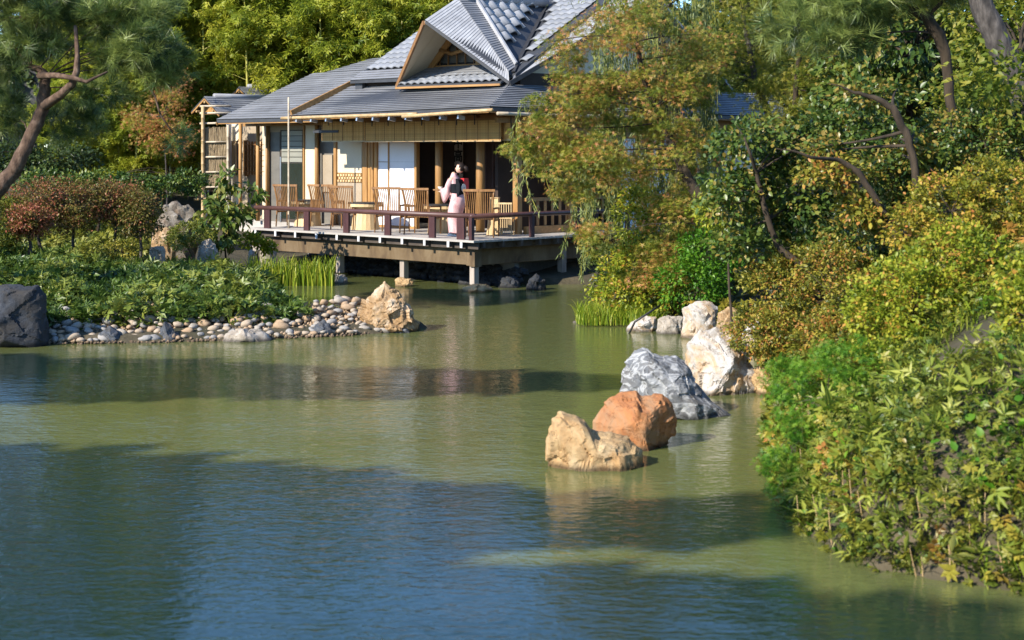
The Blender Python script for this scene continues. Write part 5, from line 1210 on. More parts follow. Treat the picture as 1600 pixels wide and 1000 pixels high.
p, d, c = map(np.concatenate, (P_, D_, C_))
o = leaves('hanging_leaves', p, d, r.normal(size=p.shape), 0.11 + 0.06 * r.random(len(p)), T_NARROW, LM['willow'], 0.5 + 0.4 * (r.random(len(p)) - 0.5) + 0.5 * (c - 0.5), wr); o['kind'] = 'stuff'

MAP = [B(985, 40, 28.5, 70, 60, 1.3), B(1010, 150, 28.5, 100, 60, 1.4), B(930, 170, 28.3, 75, 35, 0.9), B(1060, 230, 28.8, 80, 55, 1.3), B(905, 225, 28.0, 70, 26, 0.7), B(830, 232, 27.8, 48, 13, 0.5), B(960, 280, 28.2, 75, 40, 1.0),
       B(850, 165, 28.2, 32, 22, 0.6), B(1065, 330, 28.3, 65, 40, 1.0), B(925, 375, 27.6, 38, 26, 0.5), B(1040, 425, 28.0, 70, 55, 1.1), B(900, 300, 28.0, 38, 22, 0.6), B(905, 60, 28.6, 26, 30, 0.6), B(1090, 110, 29, 55, 70, 1.2), B(868, 255, 27.8, 55, 34, 0.8), B(900, 150, 28.0, 50, 40, 0.8), B(845, 205, 27.8, 40, 26, 0.6), B(880, 90, 28.2, 34, 40, 0.6), B(930, 250, 27.6, 60, 40, 0.8)]
plant('maple_tree', 'maple with orange and green autumn leaves leaning over the water before the pavilion', 'tree', foot(1150, 27.8), MAP, 39000, 0.10, T_MAPLE, LM['maple'], 760, 0.25, 'bark_dark', hue=-0.06,
      trunk=TP((1150, 400, 27.8, 24), (1120, 345, 28, 20), (1080, 290, 28.2, 18), (1045, 215, 28.4, 13), (1005, 120, 28.5, 9), (985, 10, 28.5, 5)), seed=6, limb=34, limb_r=0.016, flat=0.6, shell=0.25, vary=0.55, up=1.0)
plant('maple_tree', 'fresh green young maple with slim leaning trunk behind the orange maple', 'tree', foot(1205, 33.5), [B(1160, 20, 33.5, 75, 70, 1.4), B(1120, 90, 33.3, 60, 40, 1.2), B(1220, 110, 33.5, 60, 50, 1.2), B(1200, -40, 33.5, 90, 60, 1.4), B(1170, 150, 33.2, 40, 22, 0.8)],
      11000, 0.125, T_MAPLE, LM['maple_green'], 260, 0.32, 'bark_gray', trunk=TP((1203, 230, 33.5, 13), (1200, 175, 33.5, 12), (1180, 125, 33.5, 10), (1160, 20, 33.5, 6)), seed=7, limb=20, limb_r=0.016, flat=0.6, shell=0.3, vary=0.5, hue=0.12)
plant('maple_tree', 'green maple with forked dark trunk right of the young maple', 'tree', foot(1243, 32), [B(1255, 40, 32, 60, 60, 1.2), B(1290, 120, 32, 60, 40, 1.1), B(1250, 190, 31.6, 60, 30, 0.9), B(1320, 50, 32, 60, 50, 1.1)],
      8500, 0.12, T_MAPLE, LM['maple_green'], 220, 0.3, 'bark_dark', trunk=TP((1240, 260, 32, 10), (1242, 170, 32, 9), (1246, 105, 32, 8), (1255, 50, 32, 5)), seed=8, limb=20, limb_r=0.018, flat=0.6, shell=0.3, vary=0.5, hue=0.12)
plant('evergreen_tree', 'dark glossy evergreen tree behind the leaning dark trunk at the upper right', 'tree', foot(1420, 30), [B(1420, 60, 30, 110, 90, 1.8), B(1520, 130, 30, 90, 90, 1.6), B(1380, 170, 29.5, 90, 50, 1.4), B(1480, -30, 30, 130, 70, 1.8), B(1330, 110, 30.5, 60, 60, 1.3)],
      13000, 0.16, T_LEAF, LM['camellia'], 330, 0.42, 'bark_dark', seed=10, limb=30, limb_r=0.05, droop=0.3, vary=0.45)
plant('evergreen_tree', 'bushy green tree filling the top right corner behind the thick grey trunk', 'tree', foot(1590, 24), [B(1590, 60, 25, 90, 80, 1.5), B(1560, 150, 24.5, 90, 60, 1.3), B(1640, 120, 25, 80, 120, 1.5), B(1590, 170, 19.4, 40, 50, 0.5), B(1580, 120, 18.9, 55, 40, 0.4), B(1540, 10, 26, 60, 60, 1.3), B(1650, 0, 25, 90, 80, 1.4)],
      11000, 0.11, T_LEAF, LM['maple_green'], 260, 0.35, 'bark_dark', seed=11, limb=26, limb_r=0.05, vary=0.5, hue=-0.12)
plant('evergreen_tree', 'bushy evergreen behind the willow at the far end of the pavilion', 'tree', foot(1090, 48), [B(1090, 100, 49, 120, 90, 2), B(980, 30, 52, 120, 70, 2), B(1180, 60, 50, 100, 120, 2), B(1300, 150, 48, 100, 90, 2), B(1260, 30, 52, 120, 80, 2), B(1180, 190, 46, 60, 40, 1)],
      12000, 0.22, T_ROSETTE, LM['evergreen'], 330, 0.6, 'bark_dark', seed=12, limb=26, limb_r=0.06, vary=0.5, hue=0.12)
# glossy camellia-like tree with crooked dark limbs on the right bank
plant('camellia_tree', 'crooked dark-limbed tree with glossy green leaves hanging over the right bank', 'tree', foot(1345, 21.5), [B(1170, 220, 21.5, 65, 35, 0.8), B(1140, 300, 21.2, 45, 45, 0.7), B(1230, 310, 21.8, 80, 60, 0.9), B(1160, 385, 21.0, 50, 30, 0.6), B(1320, 210, 22.0, 80, 50, 0.9), B(1260, 390, 21.3, 55, 30, 0.6), B(1250, 240, 22, 60, 40, 0.8)],
      11500, 0.082, T_BROAD, LM['camellia'], 360, 0.20, 'bark_dark', trunk=TP((1345, 560, 20.6, 28), (1308, 500, 20.6, 23), (1285, 470, 20.7, 19), (1262, 425, 20.7, 14), (1215, 385, 20.8, 10), (1196, 330, 20.8, 9), (1182, 270, 20.8, 6), (1172, 240, 20.6, 5), (1163, 215, 20.7, 3), (1150, 195, 20.8, 1)), seed=14, limb=18, limb_r=0.018, vary=0.5, flat=0.8, shell=0.3)
plant('crooked_tree', 'bare crooked brown tree with forked limbs among the bank shrubs', 'tree', foot(1440, 20), [B(1360, 150, 20, 60, 25, 0.6), B(1300, 235, 19.5, 55, 22, 0.5), B(1430, 240, 19.8, 60, 30, 0.6)],
      2600, 0.075, T_BROAD, LM['camellia'], 110, 0.17, 'bark_dark', trunk=TP((1434, 330, 19, 12), (1428, 250, 19, 12), (1415, 205, 19, 13), (1395, 168, 19, 12), (1365, 152, 19, 8), (1335, 145, 19, 5), (1312, 134, 19, 2.5), (1292, 130, 19, 1)), seed=15, limb=9, limb_r=0.025, vary=0.6, hue=0.15, shell=0.2)
plant('crooked_tree', 'dark bent limb crossing the shrubs below the bare crooked tree', 'tree', foot(1412, 19), [B(1300, 270, 19, 50, 25, 0.5), B(1350, 330, 18.8, 40, 26, 0.5)],
      1700, 0.07, T_BROAD, LM['olive'], 80, 0.16, 'bark_dark', trunk=TP((1412, 400, 18.5, 11), (1392, 350, 18.5, 11), (1362, 300, 18.5, 10), (1340, 268, 18.5, 10), (1310, 250, 18.5, 7), (1268, 246, 18.2, 5), (1240, 236, 18.2, 3), (1212, 232, 18.2, 1)), seed=16, limb=6, limb_r=0.016, vary=0.6, shell=0.2)
# pine limbs top right
def pine(name, label, base, blobs, n, trunk, seed, limb, limb_r, size=0.17, group=None, bark='bark_pine', n_clump=120, cr=0.22):
    r = np.random.default_rng(seed); base = Vector(base)
    root = plant(name, label, 'tree', base, blobs, n, size, T_NEEDLE, LM['pine'], n_clump, cr, bark, trunk=trunk, seed=seed, limb=limb, limb_r=limb_r, vary=0.7, flat=0.45, shell=0.2, droop=-0.25, up=0.3, hue=0.12)
    return root
pine('pine_tree', 'tall dark leaning pine trunk with branches across the top right', foot(1492, 22), [B(1330, 10, 22, 80, 35, 0.8), B(1260, 40, 22.2, 55, 30, 0.7), B(1420, -30, 22, 120, 40, 1.0), B(1310, 60, 21.8, 50, 22, 0.5)], 2300,
     TP((1492, 260, 22, 13), (1487, 170, 22, 15), (1478, 90, 22, 17), (1468, 55, 22, 21), (1440, 22, 22, 18), (1390, 8, 22, 12), (1345, -4, 22, 7)), 18, 7, 0.02, bark='bark_dark', size=0.26)
pine('pine_tree', 'thick grey-barked pine trunk leaning in at the top right corner', foot(1640, 20), [B(1480, -120, 20, 120, 40, 1.0)], 1500,
     TP((1640, 330, 20, 44), (1600, 160, 20, 42), (1562, 70, 20, 40), (1535, 10, 20, 37), (1505, -60, 20, 33), (1480, -130, 20, 26)), 19, 14, 0.04, bark='bark_gray')
# --- big pine on the left
pine('pine_tree', 'leaning red-barked garden pine with layered needle pads at the left', foot(-60, 27.5),
     [B(60, 20, 27.5, 110, 28, 1.0), B(190, 40, 27.3, 90, 34, 0.9), B(240, 75, 27.2, 55, 26, 0.7), B(60, 68, 27.6, 80, 20, 0.9), B(170, 95, 27.5, 70, 16, 0.7), B(10, 175, 28.6, 40, 30, 0.6), B(105, 195, 28.6, 55, 26, 0.6), B(160, 145, 27.4, 50, 16, 0.6), B(0, 110, 27.6, 50, 30, 0.8), B(265, 115, 27.3, 30, 18, 0.5), B(20, -20, 27.8, 140, 30, 1.2), B(200, 0, 27.8, 80, 24, 1.0), B(275, 215, 27.2, 22, 12, 0.4)],
     4700, TP((-60, 380, 27.5, 30), (-8, 300, 27.5, 27), (25, 262, 27.5, 24), (45, 220, 27.5, 21), (62, 180, 27.5, 20), (70, 145, 27.5, 19), (72, 120, 27.5, 15), (60, 108, 27.5, 12), (45, 104, 27.5, 8)), 20, 16, 0.014, n_clump=260, cr=0.24, size=0.29)
pt = bpy.data.objects['pine_tree.002']; mb = MB()
for path in (TP((70, 165, 27.4, 16), (95, 148, 27.0, 14), (112, 132, 26.8, 13), (120, 112, 26.8, 11), (121, 86, 26.9, 8), (118, 40, 27.0, 6)),
             TP((62, 118, 27.2, 12), (90, 118, 26.8, 9), (115, 122, 26.6, 8), (135, 128, 26.6, 6), (168, 112, 26.6, 3)),
             TP((-10, 30, 27.5, 10), (30, 30, 27.4, 9), (60, 18, 27.4, 8), (95, 8, 27.4, 6)),
             TP((215, 105, 27.3, 4), (228, 128, 27.3, 4), (242, 150, 27.3, 3.5), (250, 178, 27.3, 3), (270, 208, 27.3, 2)),):
    mb.tube([q - Vector(pt.location) for q, _ in path], [a for _, a in path], 8)
mb.build('limb', M['bark_pine'], pt, smooth=True)

# --- shrubs on the right bank, from the pavilion towards the camera
S = []
def shrub(label, u, Y, blobs, n, size, tmpl, mat, n_clump=120, cr=0.16, seed=1, name='shrub', **k):
    if Y < 22: n = int(n * 1.4); size *= 0.82
    k.setdefault('limb', 18); k.setdefault('limb_r', 0.012)
    return plant(name, label, 'shrub', foot(u, Y), blobs, n, size, tmpl, LM[mat], n_clump, cr, k.pop('bark', 'bark_dark'), seed=seed, fol='foliage', **k)
shrub('yellow-green shrub hanging over the water below the maple', 1010, 29.5, [B(1000, 420, 29.3, 50, 45, 0.7), B(960, 450, 28.8, 40, 35, 0.6), B(1040, 370, 29.6, 60, 55, 0.8), B(1000, 340, 30, 40, 50, 0.7)], 7000, 0.085, T_LEAF, 'yellow', 230, 0.18, 30, vary=0.45)
shrub('low yellow shrub with small leaves beside the grass tuft', 1000, 28, [B(985, 465, 28, 45, 30, 0.5), B(1030, 462, 27.8, 45, 30, 0.5)], 3600, 0.07, T_LEAF, 'yellow', 130, 0.15, 31, vary=0.5)
shrub('deep green shrub above the pale bank rocks', 1085, 27.2, [B(1080, 440, 27.2, 55, 40, 0.6), B(1110, 400, 27.4, 50, 50, 0.6)], 4200, 0.075, T_LEAF, 'green', 150, 0.17, 32, hue=-0.12)
shrub('bright yellow-green shrub under the crooked glossy tree', 1150, 24, [B(1150, 300, 25, 40, 22, 0.5), B(1120, 330, 25, 40, 30, 0.5)], 2200, 0.075, T_LEAF, 'yellow', 90, 0.16, 33)
shrub('olive shrub with yellowing leaves behind the white rock', 1190, 20.8, [B(1215, 450, 20.8, 60, 50, 0.7), B(1185, 520, 20.0, 50, 40, 0.5), B(1250, 420, 21, 60, 50, 0.7), B(1230, 520, 20, 60, 60, 0.6)], 8500, 0.062, T_LEAF, 'olive', 300, 0.14, 34, vary=0.55)
shrub('olive and orange shrub over the shady hollow in the bank', 1290, 18.5, [B(1290, 540, 18.2, 55, 45, 0.5), B(1340, 470, 18.5, 60, 50, 0.6), B(1300, 420, 19, 50, 40, 0.5)], 5600, 0.058, T_LEAF, 'olive', 210, 0.13, 35, vary=0.6, hue=0.04)
shrub('large bright yellow-green shrub on top of the right bank', 1470, 16, [B(1430, 480, 15.8, 95, 85, 0.7), B(1500, 430, 16, 90, 80, 0.7), B(1400, 560, 15.3, 70, 60, 0.5), B(1365, 500, 15.8, 40, 60, 0.4)], 11500, 0.056, T_BROAD, 'yellow', 420, 0.12, 36, vary=0.5, hue=-0.02)
shrub('orange tinged shrub above the large yellow-green shrub', 1500, 17.5, [B(1480, 330, 17.5, 80, 55, 0.6), B(1560, 300, 17.5, 60, 60, 0.6), B(1420, 360, 17.3, 40, 40, 0.4)], 5600, 0.056, T_BROAD, 'orange', 240, 0.12, 37, vary=0.55, hue=-0.24)
shrub('green shrub between the crooked limbs and the orange shrub', 1400, 20.5, [B(1390, 290, 20.5, 60, 50, 0.6), B(1450, 250, 20.5, 50, 40, 0.6), B(1350, 370, 20, 60, 40, 0.6)], 6000, 0.07, T_BROAD, 'camellia', 230, 0.17, 38, vary=0.6, hue=0.08)
shrub('mixed green shrub in front of the top right tree', 1560, 19.5, [B(1540, 220, 19.5, 70, 50, 0.6), B(1600, 250, 19.5, 50, 70, 0.6), B(1480, 200, 20, 40, 30, 0.5)], 5200, 0.062, T_BROAD, 'camellia', 220, 0.15, 39, vary=0.6, hue=0.15)
shrub('yellow-green shrub at the right edge above the dark hollow', 1600, 13.5, [B(1610, 500, 13.5, 45, 60, 0.4), B(1600, 440, 14, 35, 40, 0.4)], 2600, 0.055, T_BROAD, 'yellow', 120, 0.11, 40, vary=0.4)
shrub('lush green daisy-leaved plant overhanging the water at the right', 1290, 14.6, [B(1290, 620, 14.8, 85, 60, 0.5), B(1250, 690, 14.2, 55, 55, 0.4), B(1330, 700, 14.2, 70, 45, 0.4), B(1330, 570, 15.2, 60, 40, 0.5), B(1235, 600, 15.4, 40, 40, 0.4), B(1225, 740, 13.9, 32, 34, 0.3), B(1270, 770, 13.5, 45, 35, 0.3)], 7800, 0.075, T_MAPLE, 'green', 300, 0.12, 41, vary=0.5, name='leafy_plant')
shrub('small dark-leaved shrub in the shady hollow of the right bank', 1420, 14.5, [B(1440, 610, 14.6, 50, 34, 0.35), B(1390, 630, 14.4, 50, 30, 0.35)], 1500, 0.06, T_BROAD, 'camellia', 80, 0.1, 42)
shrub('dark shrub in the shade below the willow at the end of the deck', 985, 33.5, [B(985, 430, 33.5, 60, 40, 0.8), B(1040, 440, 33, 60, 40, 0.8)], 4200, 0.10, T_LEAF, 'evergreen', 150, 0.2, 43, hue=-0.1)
# overhanging wisps at the water
# --- low cover of the right bank: bamboo grass and weeds
r = np.random.default_rng(77)
def scatter(n, xr, yr, cond):
    xs = r.uniform(*xr, n * 3); ys = r.uniform(*yr, n * 3); d = pond_dist(xs, ys)
    k = cond(xs, ys, d); xs, ys = xs[k][:n], ys[k][:n]
    return xs, ys, height(xs, ys)
def cover(name, xs, ys, zs, lift, size, tmpl, mat, upness=1.0, lean=0.6, clump=0.6):
    m = len(xs); c = np.array([mnoise.noise(Vector((x * clump * 2, y * clump * 2, 3.0))) for x, y in zip(xs, ys)])
    h = r.random(m) ** 0.7 * lift * (0.75 + 0.8 * c)
    p = np.stack([xs, ys, zs + np.maximum(h, 0.01)], -1)
    d = r.normal(size=(m, 3)) * [1, 1, 0.5] + [0, 0, lean]; nn = r.normal(size=(m, 3)) * 0.5 + [0, 0, upness]
    o = leaves(name, p, d, nn, size * (0.5 + 0.9 * r.random(m) ** 1.6), tmpl, LM[mat], 0.5 + 0.5 * (r.random(m) - 0.5) + 0.6 * c); o['kind'] = 'stuff'
    return o
hollow = lambda x, y: (((x - 4.25) / 0.55) ** 2 + ((y - 14.0) / 0.8) ** 2 < 1) | (((x - 3.75) / 0.28) ** 2 + ((y - 16.6) / 0.8) ** 2 < 1)
bank = lambda x, y, d: (d > -0.12) & (d < 6) & (x > 1.8) & ~hollow(x, y)
xs, ys, zs = scatter(2100, (2.1, 8.5), (10.2, 14.2), lambda x, y, d: bank(x, y, d) & ~((x < 3.3) & (y > 13.0)) & (d > -0.02))
cover('bamboo_grass', xs, ys, zs, 0.36, 0.115, T_FAN, 'sasa', 0.7, 0.3, 1.2)
xs, ys, zs = scatter(420, (2.1, 8.5), (10.4, 14.0), bank)
cover('bamboo_grass', xs, ys, zs, 0.36, 0.17, T_FAN, 'sasa', 0.6, 0.7, 1.2)
xs, ys, zs = scatter(6500, (2.1, 8.5), (10.2, 16.5), lambda x, y, d: bank(x, y, d) & (d > -0.06))
cover('bank_weeds', xs, ys, zs, 0.34, 0.052, T_ROSETTE, 'azalea_green', 0.8, 0.5, 1.6)
xs, ys, zs = scatter(2600, (2.1, 8.5), (10.2, 16.5), lambda x, y, d: bank(x, y, d) & (np.sin(x * 3.1 + y) * np.sin(y * 2.3 - x) > 0.1))
cover('bank_weeds', xs, ys, zs, 0.34, 0.075, T_BROAD, 'green', 0.8, 0.3, 1.6)
xs, ys, zs = scatter(2600, (2.1, 8.5), (10.2, 15.5), lambda x, y, d: bank(x, y, d) & (np.sin(x * 2.1 - y * 1.4) > 0.2))
cover('bank_weeds', xs, ys, zs, 0.36, 0.06, T_BROAD, 'camellia', 0.8, 0.3, 1.6)
xs, ys, zs = scatter(9000, (2.4, 13), (15.5, 27), bank)
cover('undergrowth', xs, ys, zs, 0.45, 0.10, T_ROSETTE, 'olive', 0.8, 0.5)
xs, ys, zs = scatter(9000, (2, 24), (27, 46), lambda x, y, d: (d > 0.1))
cover('undergrowth', xs, ys, zs, 0.6, 0.17, T_ROSETTE, 'evergreen', 0.8, 0.5)
xs, ys, zs = scatter(6500, (2.1, 8.5), (10.2, 16.5), lambda x, y, d: bank(x, y, d) & (d > -0.06))
cover('bank_weeds', xs, ys, zs, 0.36, 0.045, T_ROSETTE, 'cover', 0.8, 0.5, 1.6)
xs, ys, zs = scatter(3400, (2.0, 8.5), (10.1, 16.5), lambda x, y, d: (x > 1.8) & (d > -0.14) & (d < 0.35))
cover('bank_weeds', xs, ys, zs + 0.05, 0.26, 0.075, T_ROSETTE, 'olive', 0.5, -0.2, 1.6)
xs, ys, zs = scatter(800, (2.0, 8.5), (10.1, 15), lambda x, y, d: (x > 1.8) & (d > -0.1) & (d < 0.5))
cover('bamboo_grass', xs, ys, zs + 0.05, 0.32, 0.12, T_FAN, 'sasa', 0.6, -0.1, 1.2)
# dry stalks at the bank foot
xs, ys, zs = scatter(260, (2.1, 8), (10.1, 16), lambda x, y, d: (d > -0.06) & (d < 0.25) & (x > 1.8))
mb = MB()
for x, y, z in zip(xs, ys, zs): mb.tube([(x, y, -0.05), (x - r.uniform(-0.02, 0.1), y - r.uniform(-0.02, 0.1), z + r.uniform(0.1, 0.35))], [0.006, 0.003], 3, caps=False)
tag(mb.build('dry_stalks', M['bamboo_dry']), kind='stuff')

# ferns arching over the water
def fern(label, base, tips, size):
    root = empty('fern', base); tag(root, label, 'fern')
    b0 = Vector(base)
    for tip in tips:
        tip = Vector(tip) - b0; mid = tip * 0.55 + Vector((0, 0, tip.length * 0.35))
        pl = [Vector((0, 0, 0)).lerp(mid, f).lerp(mid.lerp(tip, f), f) for f in np.linspace(0, 1, 14)]
        vs, fs = [], []
        for i in range(1, 14):
            d = (pl[i] - pl[i - 1]).normalized(); sd = d.cross(Vector((0, -0.35, 1))).normalized(); w = size * math.sin(math.pi * min(1, 0.12 + 0.88 * (1 - (i / 14) ** 1.6)))
            for s in (-1, 1):
                for h in (0.0, 0.5):
                    q = pl[i - 1].lerp(pl[i], h); j = len(vs); vs += [q, q + sd * s * w * 0.5 + d * 0.015 + Vector((0, 0, 0.008)), q + sd * s * w + d * 0.02, q + sd * s * w * 0.5 - d * 0.008]; fs += [(j, j + 1, j + 2), (j, j + 2, j + 3)]
        o = link('frond', np_mesh('frond', np.array([tuple(v) for v in vs]), np.array(fs), LM['sasa'], np.full(len(fs), 0.35 + 0.1 * r.random())), root)
fern('arching pale green fern hanging from the bank towards the water', P(1310, 765, 13.3), [P(1216, 752, 13.2), P(1205, 792, 13.0), P(1250, 790, 12.8), P(1355, 790, 12.9)], 0.05)
fern('second smaller fern above the arching fern on the bank', P(1290, 745, 13.8), [P(1222, 735, 13.6), P(1330, 712, 13.7), P(1240, 710, 13.8)], 0.04)

# --- left: peninsula ground cover, azaleas, hedge, iris
def pen(x, y, d):
    u = 800 + x / y * F_PX; v = HORIZON + (CAM_H - (0.35 + 0.125 * np.maximum(d, 0))) * F_PX / y
    return (d > 0.55) & (x < -1.2) & (y > 24) & (u < 500 + (v - 488) * 1.75)
xs, ys, zs = scatter(23000, (-13, -1.5), (24.5, 34.5), pen)
cover('ground_cover', xs, ys, zs, 0.42, 0.115, T_ROSETTE, 'cover', 1.0, 0.6, 0.45)
xs, ys, zs = scatter(5000, (-13, -1.5), (24.5, 34.5), pen)
cover('ground_cover', xs, ys, zs, 0.5, 0.14, T_FAN, 'cover', 0.8, 0.5, 0.45)
xs, ys, zs = scatter(6500, (-16, -4.5), (34, 46), lambda x, y, d: (d > 0.2) & ~((x > -8.6) & (y > 36.5)))
cover('undergrowth', xs, ys, zs, 0.3, 0.13, T_ROSETTE, 'azalea_green', 0.9, 0.5)
AZ = [('red tinted azalea at the left, largest of its row', 70, 32.5, [B(70, 308, 32.5, 62, 30, 0.8), B(45, 330, 32.3, 40, 30, 0.6)], 0.05, 51), ('reddest azalea low at the left end of the row', 45, 31.5, [B(45, 345, 31.5, 34, 26, 0.5)], 0.28, 52),
      ('brown-green azalea with bare grey stems in the middle of the row', 122, 32.8, [B(125, 318, 32.8, 58, 34, 0.8), B(110, 350, 32.4, 30, 18, 0.4)], -0.12, 53), ('reddish-brown azalea right of the bare grey stems', 180, 33.4, [B(182, 315, 33.4, 52, 36, 0.8)], -0.02, 54), ('greener azalea at the right end of the row', 222, 33.0, [B(218, 335, 33, 36, 40, 0.6)], -0.3, 55)]
for lb, u, Y, bl, hue, sd in AZ:
    shrub(lb, u, Y, bl, 5200, 0.06, T_LEAF, 'azalea', 170, 0.18, sd, name='azalea', vary=0.6, hue=hue, limb=34, shell=0.2, limb_r=0.02, flat=0.6, bark='bark_gray')
shrub('olive azalea at the far left edge below the pine trunk', 0, 31.5, [B(-5, 350, 31.5, 40, 40, 0.7)], 3800, 0.065, T_LEAF, 'azalea_green', 130, 0.18, 56, name='azalea')
shrub('small rounded olive azalea in the ground cover', 140, 31, [B(140, 398, 31, 24, 18, 0.4)], 1700, 0.055, T_LEAF, 'azalea_green', 60, 0.12, 57, name='azalea', hue=0.1)
shrub('small brownish azalea beside the rounded olive azalea', 190, 31.6, [B(190, 395, 31.6, 30, 20, 0.4)], 1800, 0.055, T_LEAF, 'olive', 60, 0.12, 58, name='azalea')
shrub('low mossy shrub mound beside the leafy sapling', 300, 35.5, [B(300, 366, 35.5, 36, 18, 0.5), B(275, 378, 35, 24, 12, 0.4)], 2600, 0.06, T_LEAF, 'azalea_green', 80, 0.14, 59, name='azalea', hue=-0.05)
shrub('leafy sapling with long drooping leaves before the left end of the deck', 355, 36.5, [B(352, 335, 36.5, 38, 26, 0.5), B(340, 360, 36.4, 30, 24, 0.5), B(392, 300, 36.5, 14, 14, 0.25), B(355, 285, 36.6, 10, 16, 0.2)], 950, 0.19, T_LEAF, 'camellia', 60, 0.22, 60, name='sapling', droop=0.5, hue=0.12)
shrub('yellow-green low plant beside the rocks at the deck end', 400, 37.2, [B(392, 377, 37.2, 18, 10, 0.3), B(415, 385, 37.2, 14, 8, 0.3)], 700, 0.11, T_LEAF, 'yellow', 40, 0.14, 61, name='low_plant')
plant('hedge', 'clipped green hedge under the bamboo behind the azaleas', 'hedge', foot(150, 40.5), [B(u, 291 - (u % 4) * 3, 40.5 + 0.2 * (u % 3), 36, 10 + (u % 5) * 2, 0.6) for u in range(30, 300, 33)], 7000, 0.10, T_LEAF, LM['cover'], 200, 0.18, seed=62, hue=-0.2, vary=0.5, fol='foliage')
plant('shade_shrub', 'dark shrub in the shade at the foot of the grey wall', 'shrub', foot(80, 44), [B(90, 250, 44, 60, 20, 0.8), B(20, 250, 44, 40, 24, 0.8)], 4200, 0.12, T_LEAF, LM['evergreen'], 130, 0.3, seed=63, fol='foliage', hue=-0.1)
plant('maple_tree', 'reddish young maple beside the left end of the pavilion', 'tree', foot(262, 45.3), [B(255, 165, 45.3, 30, 30, 0.7), B(284, 140, 45.3, 18, 36, 0.6), B(240, 215, 45.1, 32, 28, 0.6), B(280, 215, 45.1, 18, 34, 0.6), B(215, 185, 45.3, 24, 20, 0.6)],
      3000, 0.115, T_MAPLE, LM['maple'], 170, 0.32, 'bark_gray', seed=64, limb=14, limb_r=0.014, hue=0.32, flat=0.6, shell=0.3, vary=0.5)
def blades(name, base, n, spread, hgt, w, mat, label, cat, seed, lean=0.35, segs=4):
    rr = np.random.default_rng(seed); bx = np.array(base); P0 = bx + np.stack([rr.uniform(-spread[0], spread[0], n), rr.uniform(-spread[1], spread[1], n), np.zeros(n)], -1)
    a = rr.random(n) * 6.28; H = hgt * (0.55 + 0.5 * rr.random(n)); ln = lean * (0.2 + rr.random(n)) * H
    dirv = np.stack([np.cos(a), np.sin(a), np.zeros(n)], -1); sd = np.stack([-np.sin(a + rr.normal(size=n)), np.cos(a), np.zeros(n)], -1); sd = nrmz(sd)
    vs = []
    for k in range(segs + 1):
        f = k / segs; c = P0 + dirv * (ln * f ** 2)[:, None] + np.outer(H * (f - 0.18 * f ** 3), [0, 0, 1]); ww = w * (1 - f) ** 0.7 * 0.5 + 0.001
        vs += [c - sd * ww, c + sd * ww]
    v = np.stack(vs, 1); nv = v.shape[1]
    f = np.array([(2 * k, 2 * k + 1, 2 * k + 3, 2 * k + 2) for k in range(segs)])
    F = f[None] + (np.arange(n) * nv)[:, None, None]
    root = empty(name, base); tag(root, label, cat)
    o = link('blades', np_mesh('blades', v.reshape(-1, 3) - bx, F.reshape(-1, 4), LM[mat], np.repeat(np.clip(0.5 + 0.35 * rr.normal(size=n), 0, 1), segs)), root); o['kind'] = 'stuff'
    return root
def blade_field(name, xs, ys, zs, hgt, w, mat, lean, segs=4):
    n = len(xs); P0 = np.stack([xs, ys, zs - 0.03], -1); a = r.random(n) * 6.28; H = hgt * (0.4 + 0.7 * r.random(n)); ln = lean * (0.3 + r.random(n)) * H
    dv = np.stack([np.cos(a), np.sin(a), np.zeros(n)], -1); sd = np.stack([-np.sin(a), np.cos(a), np.zeros(n)], -1); vs = []
    for k in range(segs + 1):
        q = k / segs; cpt = P0 + dv * (ln * q ** 2)[:, None] + np.outer(H * (q - 0.45 * q ** 3), [0, 0, 1]); ww = w * (0.35 + 1.6 * q) * (1 - q) ** 0.8 * 0.5 + 0.0008
        vs += [cpt - sd * ww, cpt + sd * ww]
    v = np.stack(vs, 1); ff = np.array([(2 * k, 2 * k + 1, 2 * k + 3, 2 * k + 2) for k in range(segs)]); F = ff[None] + (np.arange(n) * v.shape[1])[:, None, None]
    o = link(name, np_mesh(name, v.reshape(-1, 3), F.reshape(-1, 4), LM[mat], np.repeat(np.clip(0.45 + 0.3 * r.normal(size=n), 0, 1), segs))); o['kind'] = 'stuff'
xs, ys, zs = scatter(2600, (2.1, 8.5), (10.2, 15.5), lambda x, y, d: bank(x, y, d) & (np.sin(x * 2.7 + y * 1.1) + np.sin(y * 2.9 - x * 1.3) > -0.3))
blade_field('bank_grass', xs, ys, zs, 0.48, 0.016, 'sasa', 0.9)
xs, ys, zs = scatter(900, (2.1, 8.5), (10.2, 15.5), lambda x, y, d: bank(x, y, d) & (np.sin(x * 1.7 - y * 2.1) > 0.2))
blade_field('bank_grass', xs, ys, zs, 0.55, 0.022, 'grass', 1.0)
blades('iris_clump', (-5.1, 36.1, -0.03), 640, (1.0, 0.3), 0.88, 0.032, 'grass', 'clump of tall bright green iris blades under the deck end', 'iris', 70)
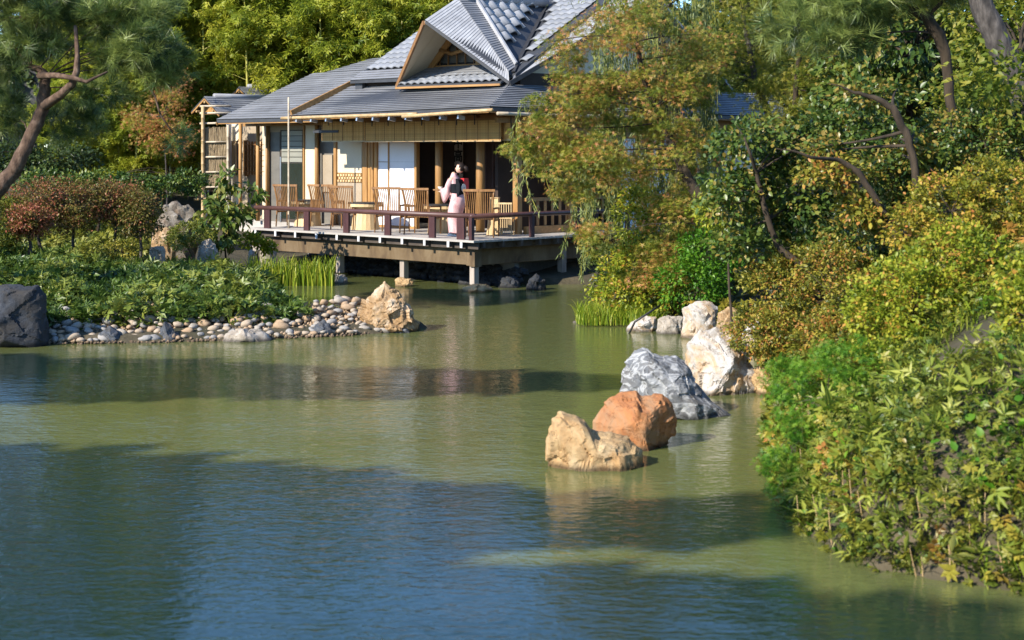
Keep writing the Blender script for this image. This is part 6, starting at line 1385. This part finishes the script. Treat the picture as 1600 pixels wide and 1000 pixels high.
blades('grass_tuft', (1.75, 28.0, 0.02), 900, (0.6, 0.45), 0.50, 0.012, 'grass', 'bright green grass tuft at the right water edge below the willow', 'grass', 71, lean=0.7)
blades('grass_tuft', (2.35, 27.4, 0.05), 260, (0.3, 0.25), 0.38, 0.012, 'grass', 'smaller grass tuft beside the black hose', 'grass', 72, lean=0.7)

# --- unseen trees on the left bank, flat crowns shaped to throw bands of shade
OFF = 11 / math.tan(SUN_EL)           # how far a crown 11 m up throws its shade
for lb, sp, sd in (('unseen tall tree on the left bank, crown shaped flat to shade the pond, furthest from the camera', [(-9, 21.4, 2.2), (-7, 21.3, 2.0), (-4.6, 21.2, 1.6), (-2.4, 21.0, 1.2), (-0.5, 20.9, 0.8), (0.8, 20.8, 0.45)], 80),
                   ('unseen broad tree on the left bank, crown shaped flat to shade the pond, level with the camera', [(-8, 14.6, 2.4), (-5.2, 14.5, 2.2), (-2.8, 13.8, 1.4), (-0.7, 13.4, 1.0), (0.9, 13.2, 0.6), (1.9, 13.1, 0.35)], 81),
                   ('unseen spreading tree on the left bank, crown shaped flat to shade the pond, behind the camera', [(-5, 11.2, 1.7), (-3, 10.6, 1.4), (-4.2, 12.4, 0.8), (-3, 12.2, 0.8), (-1.8, 12.0, 0.6), (-1.2, 10.4, 1.2), (0.5, 9.9, 1.4), (2.2, 9.0, 1.5), (-2.5, 8, 3), (1.5, 7, 2.4), (4.5, 7.6, 1.9)], 82)):
    sp = [tuple(p[i] + (q[i] - p[i]) * t for i in range(3)) for p, q in zip(sp[:-1], sp[1:]) for t in (0, 1 / 3, 2 / 3)] + sp[-1:]
    bl = [((x + SUN_H.x * OFF, y + SUN_H.y * OFF, 11), (q, q, 0.5)) for x, y, q in sp]
    ar = sum(q * q * 3.2 for _x, _y, q in sp)
    plant('shade_tree', lb, 'tree', (bl[0][0][0] - 1, bl[0][0][1], 0.6), bl, int(70 * ar), 0.3, T_ROSETTE, LM['evergreen'], int(8 * ar), 0.3, seed=sd, limb=16, limb_r=0.05, shell=0.05)
